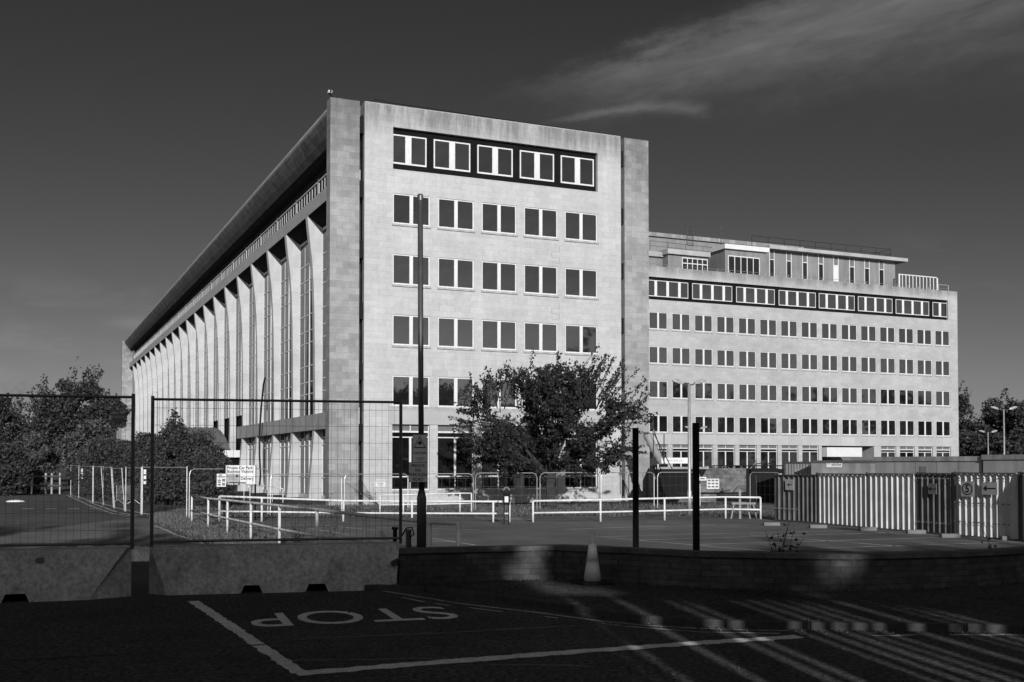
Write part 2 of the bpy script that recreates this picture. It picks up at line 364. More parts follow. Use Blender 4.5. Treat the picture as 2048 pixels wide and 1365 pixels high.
stripes('tar_seam_marking', [(g0(0, 1323), g0(250, 1309)), (g0(250, 1309), g0(450, 1292)), (g0(450, 1292), g0(640, 1277)), (g0(640, 1277), g0(900, 1266)), (g0(900, 1266), g0(1150, 1252)),
                             (g0(560, 1322), g0(900, 1318)), (g0(300, 1345), g0(560, 1322)), (g0(980, 1330), g0(1180, 1333)), (g0(500, 1250), g0(640, 1236))], .003, tar, .065, .020, .08)
gl = lambda px, py: gnd(px, py, GL)
stripes('parking_bay_marking', [(gl(*a), gl(*b)) for a, b in (((1191, 1074), (1540, 1104)), ((1196, 1074.5), (1687, 1062)), ((1279, 1081), (1784, 1066)), ((1399, 1090), (1917, 1075)),
        ((1553, 1100), (2060, 1084)), ((1296, 1046), (1480, 1053)), ((1500, 1071), (1928, 1103)), ((1687, 1062), (2060, 1080)), ((1130, 1060), (1330, 1052)), ((1240, 1056), (1500, 1050)),
        ((840, 1074), (950, 1091)), ((750, 1055), (960, 1061)), ((620, 1058), (700, 1070)), ((850, 1083), (900, 1084)), ((430, 1056), (560, 1057)), ((560, 1076), (800, 1078)), ((650, 1052), (760, 1062)))],
        GL + .009, paint_l, .10, .008, .4)
stripes('road_edge_marking', chain([gl(*p) for p in ((140, 987), (160, 995), (187, 1008), (234, 1025), (262, 1030), (293, 1032))]) +
        chain([gl(*p) for p in ((131, 990), (150, 998), (178, 1011), (225, 1028), (290, 1036))]) +
        chain([gl(*p) for p in ((310, 1052), (330, 1060), (351, 1070), (410, 1088))]) + chain([gl(*p) for p in ((322, 1050), (345, 1058), (366, 1066), (424, 1086))]), GL + .006, paint_w, .10, .01, .5)
stripes('lane_dash_marking', [(gl(a, 1018), gl(b, 1018)) for a, b in ((44, 67), (91, 113), (136, 158), (179, 201))] + [(gl(a, 979), gl(b, 979)) for a, b in ((45, 56), (68, 80), (92, 104))] + [(gl(302, 1034), gl(331, 1048))], GL + .006, paint, .22, .02, .4)
# ------------------------------------------------------------------ the office building (local frame: x along the front, y along the side, z up)
O = Vector((-10.001, 60.497, 0)); ROT = math.atan2(.408, .913)
B = empty('office_building', O, ROT, 'long pale stone office block with ribbed side wall, ribbon windows and a lower rear wing', 'building')
ux = Vector((math.cos(ROT), math.sin(ROT), 0)); uy = Vector((-math.sin(ROT), math.cos(ROT), 0))
def loc_y(px, py, b):      # ray -> (x, z) in the building's plane y=b
    r = ray(px, py); o = Vector((0, 0, EYE)); t = ((O + uy * b - o).dot(uy)) / r.dot(uy); p = o + r * t - O
    return p.dot(ux), p.z
def loc_x(px, py, a):      # ray -> (y, z) in the plane x=a
    r = ray(px, py); o = Vector((0, 0, EYE)); t = ((O + ux * a - o).dot(ux)) / r.dot(ux); p = o + r * t - O
    return p.dot(uy), p.z
def holed_wall(name, x0, x1, z0, z1, y, holes, depth, m, parent, reveal_mi=0, mats=None, grid=0):
    """front wall in the plane y with rectangular holes and their reveals"""
    xs = sorted({x0, x1} | {h[i] for h in holes for i in (0, 1)}); zs = sorted({z0, z1} | {h[i] for h in holes for i in (2, 3)})
    mb = MB()
    for i in range(len(xs) - 1):
        for j in range(len(zs) - 1):
            cx = (xs[i] + xs[i + 1]) / 2; cz = (zs[j] + zs[j + 1]) / 2
            if any(h[0] < cx < h[1] and h[2] < cz < h[3] for h in holes): continue
            mb.quad((xs[i], y, zs[j]), (xs[i + 1], y, zs[j]), (xs[i + 1], y, zs[j + 1]), (xs[i], y, zs[j + 1]))
    for a, b, c, d in holes:
        e = y + depth
        mb.quad((a, y, c), (a, y, d), (a, e, d), (a, e, c)); mb.quad((b, y, c), (b, e, c), (b, e, d), (b, y, d))
        mb.quad((a, y, d), (b, y, d), (b, e, d), (a, e, d)); mb.quad((a, y, c), (a, e, c), (b, e, c), (b, y, c))
    return mb.build(name, mats or m, parent)
ZT = 22.0; LT = [17.05, 13.62, 10.19, 6.76]; WH = 1.72; WW = 2.22
cols = [3.611 + 2.712 * i for i in range(5)]
holes = [(c, c + WW, t - WH, t) for c in cols for t in LT]
RB = (3.611, 16.70, 18.42, 20.80)
holes.append(RB)
gh = [(c, c + WW, .32, 4.0) for c in cols]; holes += gh
holed_wall('front_wall', 1.95, 18.32, -.7, ZT, 0, holes, .30, stone, B)
def wbox(name, m, parent, *a): return MB().box(*a).build(name, m, parent)
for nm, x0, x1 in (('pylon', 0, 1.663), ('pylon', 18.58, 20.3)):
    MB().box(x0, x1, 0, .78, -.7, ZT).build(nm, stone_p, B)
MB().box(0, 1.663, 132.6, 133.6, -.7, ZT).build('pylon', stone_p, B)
# wall sides, backing of the slots, body
mb = MB()
mb.box(1.95, 18.32, .36, .78, -.7, ZT - .6); mb.build('wall_backing', shadowbox, B)
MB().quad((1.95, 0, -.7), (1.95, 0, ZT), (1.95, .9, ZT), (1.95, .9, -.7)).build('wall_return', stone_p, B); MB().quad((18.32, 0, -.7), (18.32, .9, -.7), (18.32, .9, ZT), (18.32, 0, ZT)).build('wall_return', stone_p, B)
vent = None
for x0, x1 in ((1.663, 1.95), (18.32, 18.58)):
    for z in (21.2, 17.6, 14.2, 10.8, 7.4, 4.0, .8):
        if vent is None: vent = MB().box(0, .25, .12, .6, -.95, 0).build('slot_vent', shadowbox, B); o = vent
        else: o = inst(vent, 'slot_vent', B)
        o.location = ((x0 + x1) / 2 - .125, 0, z)
mb = MB(); mb.box(2.35, 20.25, .9, 132.5, -.7, 20.1); mb.box(2.35, 20.2, .9, 132.4, 20.1, 21.2, 0); mb.build('body', [dark], B)
mb = MB(); mb.box(20.25, 20.3, .9, 132.5, -.7, ZT - .2); mb.box(2.0, 20.3, 132.5, 132.55, -.7, ZT - .2); mb.build('side_wall', stone, B)
MB().box(1.7, 20.29, .92, 132.48, 21.2, 21.3).build('roof', roofm, B)
# parapet coping and lightning rail on the front block
mb = MB(); mb.box(1.97, 18.3, .01, .42, ZT, ZT + .05); mb.build('coping', sillm, B)
mb = MB()
zr = ZT + .3
mb.tube([(2.3, .6, ZT + .02), (2.7, .6, zr + .12), (3.5, .6, zr + .05), (17.2, .6, zr - .05), (17.7, .6, zr - .08), (17.3, .6, ZT)], .018, 5)
for x in (4, 6.2, 8.4, 10.6, 12.8, 15, 17): mb.tube([(x, .6, ZT), (x, .6, zr)], .012, 4)
mb.build('parapet_rail', blackp, B)
# window prototypes (mesh in x 0..w, z 0..h, y=0 front)
def window_mesh(w, h, mull, fr=.07, y=.05, mw=.2, sill=True, flush=False):
    mb = MB(); t = .06
    mb.box(0, w, y, y + t, 0, fr * 1.25); mb.box(0, w, y, y + t, h - fr, h)
    mb.box(0, fr, y, y + t, fr * 1.25, h - fr); mb.box(w - fr, w, y, y + t, fr * 1.25, h - fr)
    for m in mull:
        ww = m[1] if isinstance(m, tuple) else mw; c = m[0] if isinstance(m, tuple) else m
        mb.box(c - ww / 2, c + ww / 2, y - .004, y + t + .003, fr * 1.25, h - fr)
    return mb
def pane_mesh(w, h, y=.085): return MB().quad((.02, y, .02), (w - .02, y, .02), (w - .02, y, h - .02), (.02, y, h - .02))
def sill_mesh(w, y=0): return MB().box(-.05, w + .05, -.07, .05, -.12, -.005)
protos = {}
def put_window(kind, parent, x, y, z, w, h, mull, nm='window', gm=None, fr=.07, mw=.2, sill=True, yy=.05, jit=True):
    key = (kind, gm.name if gm else '')
    g = gm or glass
    if key not in protos:
        f = window_mesh(w, h, mull, fr, yy, mw).build(nm, frame, parent)
        p = pane_mesh(w, h, yy + .035).build('pane', g, f); s = sill_mesh(w).build('sill', sillm, f) if sill else None
        protos[key] = (f, p, s); first = True
    else:
        f0, p0, s0 = protos[key]; f = inst(f0, nm, parent); p = inst(p0, 'pane', f)
        if s0: inst(s0, 'sill', f)
    f.location = (x, y, z)
    if jit: p.rotation_euler = (R(rnd.uniform(-.25, .25)), 0, R(rnd.uniform(-.12, .12)))
    return f
for t in LT:
    for c in cols: put_window('std', B, c, 0, t - WH, WW, WH, [WW / 2], mw=.21)
# ribbon at the top of the front
MB().box(RB[0] + .001, RB[1] - .001, .26, .34, RB[2] + .001, RB[3] - .001).build('ribbon_cladding', dark, B)
for i, c in enumerate(cols):
    xa = [3.52, 6.12, 8.83, 11.56, 14.28][i]; wd = [2.16, 2.26, 2.26, 2.26, 2.26][i]
    x0 = max(xa, RB[0] + .002); w = xa + wd - x0
    put_window('rib%d' % (i == 0), B, x0, .15, 18.78, w, 1.68, [w * .5 - (.06 if i == 0 else 0)], nm='ribbon_window', mw=.36, sill=False, fr=.075)
# ground floor windows
def ground_window(parent, x, y, w, kind, low=True):
    z0, h = .32, 3.68
    key = ('gw', kind)
    if key not in protos:
        mb = MB(); t0, t1 = .16, .22
        mb.box(0, w, t0, t1, 0, .06); mb.box(0, .045, t0, t1, .06, h - .02); mb.box(w - .045, w, t0, t1, .06, h - .02)
        for zz, th in ((.72, .07), (2.95, .06), (3.24, .10)): mb.box(.045, w - .045, t0 - .01, t1, zz, zz + th)
        mb.box(w / 2 - .06, w / 2 + .06, t0 - .02, t1 + .01, .79, 2.95); mb.box(w / 2 - .03, w / 2 + .03, t0 - .015, t1, .06, .72); mb.box(w / 2 - .03, w / 2 + .03, t0 - .015, t1, 3.34, h - .02)
        f = mb.build('ground_window', frame, parent)
        p = MB().quad((.02, .2, .02), (w - .02, .2, .02), (w - .02, .2, 3.30), (.02, .2, 3.30)).build('pane', glass_d, f)
        q = MB().quad((.02, .195, 3.32), (w - .02, .195, 3.32), (w - .02, .195, h), (.02, .195, h)).build('spandrel_panel', spandrel, f)
        protos[key] = (f, p, q)
    else:
        f0, p0, q0 = protos[key]; f = inst(f0, 'ground_window', parent); inst(p0, 'pane', f); inst(q0, 'spandrel_panel', f)
    f.location = (x, y, z0); return f
for c in cols: ground_window(B, c, 0, WW, 'front')
mb = MB()
mb.box(3.45, 16.86, -.06, -.002, 4.02, 5.02); mb.build('ledge_band', dirty_band, B)
mb = MB()
for c in cols: mb.box(c + .02, c + WW - .02, -.03, -.003, .1, .30)
mb.build('stall_riser', conc_band, B)
# thin open movement joint running down the front between the fourth and fifth columns, stepping round the blocks
mb = MB(); z = 16.7 ; xx = [13.55, 14.05]
k = 0
zz = 15.2
while zz > 10.4:
    xa = xx[k % 2]
    if not any(t - WH - .15 < zz < t + .36 for t in LT):
        mb.box(xa, xa + .02, -.0035, -.001, zz - .34, zz); mb.box(xx[0], xx[1] + .02, -.0032, -.0012, zz - .35, zz - .335)
    elif mb.v: mb.build('movement_joint', signg, B); mb = MB()
    zz -= .34; k += 1
if mb.v: mb.build('movement_joint', signg, B)
# ------------------------------ left side: fins, glazing, cornice, canopy
FB = [3.8 + 6.14 * i for i in range(21)]; FT = .54; GX = 2.15
prof_top = [(1.15, 17.54), (1.24, 16.6), (1.36, 15.6), (1.47, 14.7), (1.56, 13.2), (1.62, 11.5), (1.66, 9), (1.68, 7), (1.70, 4.95)]
prof_full = prof_top[:-1] + [(1.69, 4.9), (1.6, 2.2), (1.42, -.7)]
soff = [(2.2, 16.85), (1.9, 17.02), (1.6, 17.24), (1.35, 17.42)]
def fin_mesh(lower): 
    pr = (prof_top if lower else prof_full)
    loop = pr + [(2.2, 4.95 if lower else -.7)] + soff
    return MB().prism_y(list(reversed(loop)), 0, FT)
f1 = f2 = None
for i, b in enumerate(FB):
    low = i < 6
    if low:
        if f1 is None: f1 = fin_mesh(True).build('fin', stone_fin, B); o = f1
        else: o = inst(f1, 'fin', B)
        o.location = (0, b, 0)
    else:
        if f2 is None: f2 = fin_mesh(False).build('fin', stone_fin, B); o = f2
        else: o = inst(f2, 'fin', B)
        o.location = (0, b, 0)
pier = None
for i in range(6):
    if pier is None: pier = MB().prism_y(list(reversed([(1.66, 3.95), (1.5, 2.0), (1.28, -.7), (2.3, -.7), (2.3, 3.95)])), 0, FT); pier = pier.build('pier', stone_fin, B); o = pier
    else: o = inst(pier, 'pier', B)
    o.location = (0, FB[i], 0)
mb = MB(); mb.box(1.6, 2.34, .79, 36.9, 3.95, 4.95); mb.build('floor_band', conc_band, B)
mb = MB(); mb.box(1.15, 2.34, .79, 132.55, 17.545, 18.36); mb.build('cornice', mat('cornice_stone', .30, .9, [(.8, .9, 1.1)], (3.07, 2, .85, .96, 1.03, .012)), B)
mb = MB()
pr = [(.37, 21.98), (.37, 21.72), (.55, 21.42), (.85, 21.0), (1.15, 20.66), (1.45, 20.48), (1.95, 20.42), (1.95, 20.0), (2.34, 20.0), (2.34, 21.98)]
mb.prism_y(list(reversed(pr)), .79, 132.55); mb.build('canopy', copper, B)
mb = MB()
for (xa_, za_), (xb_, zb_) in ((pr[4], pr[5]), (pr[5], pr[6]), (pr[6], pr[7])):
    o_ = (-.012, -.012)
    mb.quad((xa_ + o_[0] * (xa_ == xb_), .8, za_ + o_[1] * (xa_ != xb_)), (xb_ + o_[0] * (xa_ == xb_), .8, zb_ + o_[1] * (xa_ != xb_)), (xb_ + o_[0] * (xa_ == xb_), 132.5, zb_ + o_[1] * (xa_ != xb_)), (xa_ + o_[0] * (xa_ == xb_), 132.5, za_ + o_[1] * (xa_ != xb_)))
mb.build('inner_soffit_shade', soffit_dark, B)  # overlay sheet whose colour carries the soffit's shade
mb = MB(); mb.box(.355, .40, .79, 132.5, 21.86, 22.04); mb.build('canopy_edge', conc_band, B)
# soffit underside of each bay
sofo = None; bayo = clero = None
def bay_parts(w, z0, z1, first):
    mb = MB(); x0, x1 = GX - .02, GX + .03
    for t, th, pj in ((.0, .05, 0), (1.35, .04, 0), (2.8, .13, .03), (4.2, .04, 0), (w - .05, .05, 0)):
        mb.box(x0 - pj, x1, t, t + th, z0, z1)
    z = z1
    zl = [z1 - .08]
    for L in LT: zl += [L + .45, L - .35, L - 1.9]
    for z in zl:
        if z > z0: mb.box(x0 - .012, x1 - .01, .07, w - .07, z, z + .07)
    return mb
def side_pane(w, z0, z1):
    mb = MB(); x = GX
    cs = [.0, 1.37, 2.87, 4.22, w]
    for k in range(4): mb.quad((x, cs[k + 1], z0), (x, cs[k], z0), (x, cs[k], z1), (x, cs[k + 1], z1))
    return mb
bw = 6.14 - FT
groups = {'low': (4.95, 16.87), 'mid': (6.0, 16.87), 'far': (-.4, 16.87)}
bp = {}
for i in range(21):
    b = FB[i] + FT; kd = 'low' if i < 5 else ('mid' if i < 8 else 'far')
    if i == 20: break
    z0, z1 = groups[kd]
    if kd not in bp:
        f = bay_parts(bw, z0, z1, True).build('window_bay', frame, B); p = side_pane(bw, z0, z1).build('pane', glass_s, f); bp[kd] = (f, p)
    else: f = inst(bp[kd][0], 'window_bay', B); p = inst(bp[kd][1], 'pane', f)
    f.location = (0, b, 0); p.rotation_euler = (0, R(rnd.uniform(-.03, .03)), 0)
for b, w in ((.79, 3.0), (FB[20] + FT, 5.2)):
    mb = MB(); mb.box(GX - .05, GX + .03, b, b + .07, 4.95, 16.87); mb.box(GX - .05, GX + .03, b + w / 2, b + w / 2 + .1, 4.95, 16.87); mb.box(GX - .05, GX + .03, b + w - .07, b + w, 4.95, 16.87)
    for L in LT:
        for z in (L + .45, L - .35, L - 1.9):
            if z > 5: mb.box(GX - .06, GX + .02, b + .07, b + w - .07, z, z + .05)
    f = mb.build('end_window_bay', frame, B); MB().quad((GX, b + w, 4.95), (GX, b, 4.95), (GX, b, 16.87), (GX, b + w, 16.87)).build('pane', glass_s, f)
# lower windows of the side
lw = None
for i in range(6):
    b = FB[i] + FT if i < 5 else .79; w = bw if i < 5 else 3.0
    mb = MB(); xx0, xx1 = GX + .0, GX + .06
    for t, th, pj in ((.0, .07, 0), (1.35, .05, 0), (2.8, .12, .03), (4.2, .04, 0), (bw - .05, .05, 0)):
        if t < w: mb.box(xx0 - pj, xx1, t, t + th, -.4, 3.95)
    for z in (.9, 3.0, 3.45): mb.box(xx0 - .012, xx1 - .01, .07, w - .07, z, z + .06)
    mb.box(xx0 - .03, xx1, 0, w, -.5, -.2)
    f = mb.build('lower_window_bay', frame, B, (0, b, 0)); MB().quad((GX + .05, w, -.4), (GX + .05, 0, -.4), (GX + .05, 0, 3.95), (GX + .05, w, 3.95)).build('pane', glass_s, f)
cl = None; CXW = 1.9
for i in range(21):
    b = FB[i] + FT / 2
    if cl is None:
        mb = MB()
        for k in range(9):
            y = .15 + k * .72; th = .10 if k % 2 else .17
            mb.box(CXW + .005, CXW + .04, y, y + th, 18.36, 19.85)
        mb.box(CXW - .055, CXW + .03, .15, 6.0, 19.83, 19.9); mb.box(CXW - .01, CXW + .03, .15, 6.0, 18.37, 18.41)
        mb.box(CXW - .02, CXW + .1, 5.98, 6.29, 18.36, 20.05, 1)
        cl = mb.build('clerestory_window', [frame, conc_band], B)
        cp = MB().quad((CXW + .02, 6.0, 18.4), (CXW + .02, .15, 18.4), (CXW + .02, .15, 19.9), (CXW + .02, 6.0, 19.9)).build('pane', glass_d, cl); f = cl
    else: f = inst(cl, 'clerestory_window', B); inst(cp, 'pane', f)
    f.location = (0, b, 0)
f = inst(cl, 'clerestory_window', B); inst(cp, 'pane', f); f.location = (0, FB[0] + FT / 2 - 6.14 + 3.1, 0); f.scale = (1, .5, 1)
MB().box(CXW + .05, 2.34, .79, 132.5, 18.36, 20.0).build('clerestory_backing', dark, B)
so = None
for i in range(-1, 21):
    b0 = FB[i] + FT if i >= 0 else .79
    w = bw if i < 20 else 5.2
    if i < 0: w = 3.0
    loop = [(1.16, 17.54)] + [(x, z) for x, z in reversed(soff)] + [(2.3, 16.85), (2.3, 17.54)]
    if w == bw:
        if so is None: so = MB().prism_y(list(reversed(loop)), 0, bw).build('soffit_coffer', dark, B); o = so  # unlit coffer underside: its shade comes from the near-black colour
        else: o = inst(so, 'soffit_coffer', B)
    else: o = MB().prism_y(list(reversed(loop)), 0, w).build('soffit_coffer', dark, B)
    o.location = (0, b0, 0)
# drainpipe + hose hanging on the side
mb = MB(); pp = []
for px, py in ((530, 756), (527, 770), (524, 800), (521, 835), (519, 870), (519, 910), (521, 950), (519, 972)):
    y, z = loc_x(px, py, 1.1); pp.append((1.1, y, z))
mb.tube(pp, .07, 6); mb.build('hanging_hose', rubber, B)
# entrance vault
y0, y1 = 37.0, 54.5; cy = (y0 + y1) / 2; hw = (y1 - y0) / 2; zs0, rise = 3.0, 2.1; Rv = (hw * hw + rise * rise) / (2 * rise)
arc = []
for k in range(25):
    t = -1 + 2 * k / 24; yy = t * hw; arc.append((cy + yy, zs0 + rise - Rv + math.sqrt(Rv * Rv - yy * yy)))
mb = MB()
xo = -3.0
n = len(arc)
mb.add([(xo, y, z) for y, z in arc] + [(1.12, y, z) for y, z in arc], [(i, i + 1, n + i + 1, n + i) for i in range(n - 1)])
mb.add([(xo, y, z - .15) for y, z in arc] + [(1.12, y, z - .15) for y, z in arc], [(i + 1, i, n + i, n + i + 1) for i in range(n - 1)])
for k in range(0, 8):
    x = xo + .2 + k * .52
    mb.add([(x, y, z) for y, z in arc] + [(x, y, z + .07) for y, z in arc] + [(x + .06, y, z + .07) for y, z in arc] + [(x + .06, y, z) for y, z in arc],
           [(i, i + 1, n + i + 1, n + i) for i in range(n - 1)] + [(n + i, n + i + 1, 2 * n + i + 1, 2 * n + i) for i in range(n - 1)] + [(2 * n + i, 2 * n + i + 1, 3 * n + i + 1, 3 * n + i) for i in range(n - 1)])
mb.build('entrance_roof', vaultm, B)
mb = MB(); mb.box(xo - .2, 2.1, y0 - .25, y0 + .15, 2.35, 2.95); mb.box(xo - .2, 2.1, y1 - .15, y1 + .25, 2.35, 2.95); mb.box(xo - .2, xo + .1, y0 + .15, y1 - .15, 2.35, 2.95); mb.build('entrance_fascia', frame_b, B)
mb = MB(); mb.box(xo + .5, 2.1, y0 + .2, y1 - .2, -.6, 2.34); mb.build('entrance_lobby', glass_d, B)
mb = MB(); mb.box(xo - .3, 2.0, y0 - .35, y0 - .27, 1.25, 1.65); mb.build('entrance_sign_rail', signface, B)
# ------------------------------ rear wing
WY = 35.2; WX1 = 82.55; WT = 21.5; WL = [t - .13 for t in LT]
wcols = [44.28 + 2.683 * (i - 1) for i in range(15)]
rb = (40.0, 81.1, 18.15, 20.42)
holes = [(c, c + 2.15, t - WH, t) for c in wcols for t in WL] + [rb]
gcols = [wcols[i] for i in (0, 1, 2, 3, 4, 5, 6, 7, 11, 12, 13, 14)]
holes += [(c, c + 2.15, .32, 3.72) for c in gcols]
PA = (wcols[8] - .1, loc_y(1748, 900, WY)[0], -.6, 3.72); holes.append(PA)
holed_wall('wing_wall', 20.3, WX1, -.7, WT, WY, holes, .3, stone_w, B)
mb = MB(); mb.box(20.35, PA[0], WY + .45, WY + 15, -.7, WT - .4); mb.box(PA[1], WX1 - .05, WY + .45, WY + 15, -.7, WT - .4); mb.box(PA[0], PA[1], WY + 4, WY + 15, -.7, WT - .4); mb.build('wing_body', dark, B)
mb = MB(); mb.box(WX1 - .05, WX1, WY + .0, WY + 15.05, -.7, WT); mb.box(20.3, WX1 - .06, WY + 15, WY + 15.05, -.7, WT); mb.build('wing_side_wall', stone_w, B)
MB().box(20.35, WX1 - .06, WY + .3, WY + 15, WT - .4, WT - .3).build('wing_roof', roofm, B)
for t in WL:
    for i, c in enumerate(wcols):
        put_window('wing', B, c, WY, t - WH, 2.15, WH, [1.075], mw=.2)
MB().box(rb[0] + .001, rb[1] - .001, WY + .24, WY + .32, rb[2] + .001, rb[3] - .001).build('ribbon_cladding', dark, B)
for (a, b) in ((1290, 1378.3), (1386.3, 1466.3), (1475, 1551.4), (1559.7, 1633.5), (1641, 1711.2), (1719.3, 1786.9), (1794.7, 1860), (1867.5, 1896.2)):
    x0 = loc_y(a, 590, WY)[0]; x1 = loc_y(b, 590, WY)[0]; w = x1 - x0
    full = w > 3.5; ws = 4.86 if full else w
    if full: put_window('wr', B, x1 - ws, WY + .12, 18.5, ws, 1.62, [ws * .215, ws * .5, ws * .785], nm='ribbon_window', mw=.30, sill=False, fr=.06)
    else: put_window('wr2', B, x0, WY + .12, 18.5, ws, 1.62, [ws * .5], nm='ribbon_window', mw=.34, sill=False, fr=.06)
for c in gcols:
    f = ground_window(B, c, WY, 2.15, 'wing'); f.scale = (1, 1, 3.40 / 3.68)
MB().box(40, 81.6, WY - .06, WY - .002, 3.74, 4.75).build('ledge_band', dirty_band, B)
mb = MB(); mb.box(PA[0] + .002, PA[1] - .002, WY + 3.8, WY + 3.9, -.6, 3.7); mb.build('portal_back', signg, B)
mb = MB(); mb.box(PA[0] + .1, PA[1] - 2.3, WY - .7, WY + 2.2, 2.55, 3.55); mb.build('portal_canopy', frame_b, B)
mb = MB(); mb.quad((PA[1] - .003, WY + .3, -.6), (PA[1] - .003, WY + 3.8, -.6), (PA[1] - .003, WY + 3.8, 3.72), (PA[1] - .003, WY + .3, 3.72)); mb.quad((PA[0], WY + .3, 3.715), (PA[1], WY + .3, 3.715), (PA[1], WY + 3.8, 3.715), (PA[0], WY + 3.8, 3.715)); mb.build('portal_reveal', stone_w, B)
# penthouse
def P2(px, py, b): return loc_y(px, py, b)
PB = 39.2
xa = P2(1532, 505, PB)[0]; xb = P2(1790, 520, PB)[0]; zt = P2(1560, 503, PB)[1]
MB().box(xa, xb, PB, PB + 7, 21.1, zt).build('penthouse', plaster, B)
MB().box(xa - .2, xb + 1.1, PB - .9, PB + 7.4, zt, zt + .38).build('penthouse_roof', conc_band, B)
for px in (1538, 1572, 1604, 1636, 1666, 1698, 1728, 1757):
    x0 = P2(px, 530, PB)[0]; x1 = P2(px + 10.5, 530, PB)[0]
    mb = MB(); zb = 21.15; z1 = zt - .02
    mb.box(x0, x0 + .08, PB - .06, PB - .002, zb, z1); mb.box(x1 - .08, x1, PB - .06, PB - .002, zb, z1); mb.box(x0 + .08, x1 - .08, PB - .06, PB - .002, zt - 1.05, zt - .97)
    f = mb.build('penthouse_window', frame, B)
    MB().quad((x0 + .08, PB - .02, zb), (x1 - .08, PB - .02, zb), (x1 - .08, PB - .02, zt - 1.05), (x0 + .08, PB - .02, zt - 1.05)).build('pane', frame_b if px == 1666 else glass_d, f)
    MB().quad((x0 + .08, PB - .02, zt - .97), (x1 - .08, PB - .02, zt - .97), (x1 - .08, PB - .02, z1), (x0 + .08, PB - .02, z1)).build('upper_panel', spandrel, f)
for (pa, pb, b, yt, fas) in ((1450, 1532, 37.9, 489, 'white'), (1336, 1414, 38.4, 499, 'grey'), (1290, 1336, 39.5, 503, 'grey')):
    x0, z1 = P2(pa, yt, b); x1 = P2(pb, yt, b)[0]
    MB().box(x0, x1, b, b + 6, 21.1, z1 - .5).build('roof_room', plaster, B)
    MB().box(x0 - .25, x1 + .2, b - .35, b + 6, z1 - .5, z1 + .0).build('roof_room_fascia', frame_b if fas == 'white' else conc_band, B)
# sloping side of the wider room, windows
x0, z1 = P2(1456, 513, 37.9); x1 = P2(1518, 513, 37.9)[0]
mb = MB(); w = x1 - x0; h = z1 - 21.3
for k in range(6): mb.box(x0 + w * k / 5 - .04, x0 + w * k / 5 + .04, 37.82, 37.895, 21.3, z1)
mb.box(x0 - .04, x1 + .04, 37.81, 37.89, z1, z1 + .1); f = mb.build('roof_room_window', frame, B); MB().quad((x0, 37.86, 21.3), (x1, 37.86, 21.3), (x1, 37.86, z1), (x0, 37.86, z1)).build('pane', glass_d, f)
x0, z1 = P2(1364, 517, 38.4); x1 = P2(1414, 519, 38.4)[0]; w = x1 - x0
mb = MB()
for k in range(6): mb.box(x0 + w * k / 5 - .04, x0 + w * k / 5 + .04, 38.32, 38.39, 21.3, z1)
for z in (z1 - .55, z1): mb.box(x0 - .04, x1 + .04, 38.31, 38.385, z, z + .09)
f = mb.build('roof_room_window', frame, B); MB().quad((x0, 38.36, 21.3), (x1, 38.36, 21.3), (x1, 38.36, z1), (x0, 38.36, z1)).build('pane', glass_d, f)
TB = 50.5
x0, z1 = P2(1285, 463, TB); x1, z1b = P2(1600, 491, TB)
mb = MB(); mb.box(22, x1, TB, TB + 9, 21.1, z1 - .5); mb.build('plant_room', plaster, B)
mb = MB(); mb.box(21.8, x1 + .3, TB - .3, TB + 9.2, z1 - .5, z1 - .05); mb.build('plant_room_fascia', stone_w, B)
# roof rails, masts
def rail_line(pts, h, step, r=.022, name='roof_rail', m=blackp, mid=True):
    mb = MB()
    for a, b in zip(pts[:-1], pts[1:]):
        a = Vector(a); b = Vector(b); L = (b - a).length; k = max(1, round(L / step))
        mb.tube([a + Vector((0, 0, h)), b + Vector((0, 0, h))], r, 5)
        if mid: mb.tube([a + Vector((0, 0, h * .5)), b + Vector((0, 0, h * .5))], r * .8, 5)
        for i in range(k + 1):
            p = a + (b - a) * i / k; mb.tube([p, p + Vector((0, 0, h))], r, 5)
    return mb.build(name, m, B)
zp = zt + .38
rail_line([(xa - 1.5, PB + .5, zp), (xb - .4, PB + .3, zp), (xb - .3, PB + 6, zp)], 1.15, 2.2)
xr0, zr0 = P2(1300, 499, 40.0); xr1 = P2(1440, 500, 40.0)[0]
rail_line([(xr0, 40, zr0 - .1), (xr1, 40, zr0 - .2)], 1.0, 2.0)
mb = MB()
for px, y0_, y1_, r in ((1396, 437, 480, .02), (1442, 450, 492, .045)):
    x, za = P2(px, y0_, 42); x, zb = P2(px, y1_, 42); mb.tube([(x, 42, zb), (x, 42, za)], r, 5)
    if r > .03: mb.box(x - .25, x + .25, 41.97, 42.03, za - .35, za - .28)
x0, za = P2(1374, 453, 42); x1, zb = P2(1386, 492, 42)
for x in (x0, x1): mb.tube([(x, 42, zb), (x, 42, za)], .04, 5)
for i in range(9): mb.tube([(x0, 42, zb + (za - zb) * i / 8), (x1, 42, zb + (za - zb) * i / 8)], .025, 4)
mb.tube([(x0 - .2, 42, za), (x1 + .1, 42, za)], .04, 5)
mb.build('roof_mast', galv_d, B)
mb = MB(); x0, za = P2(1797, 548, 38); x1 = P2(1873, 556, 38)[0]
mb.box(x0, x1, 37.96, 38.04, za - .1, za); 
for k in range(12):
    x = x0 + (x1 - x0) * k / 11; mb.box(x, x + (.2 if k in (0, 11) else .09), 37.97, 38.03, 21.2, za - .1)
mb.build('roof_screen', frame, B)
xc = P2(1897, 580, WY + .5)[0]
mb = MB(); mb.tube([(41, WY + .5, WT + .32), (xc, WY + .5, WT + .32)], .02, 4)
for k in range(28): mb.tube([(41 + (xc - 41) * k / 27, WY + .5, WT - .1), (41 + (xc - 41) * k / 27, WY + .5, WT + .32)], .02, 4)
mb.build('parapet_rail', galv, B)
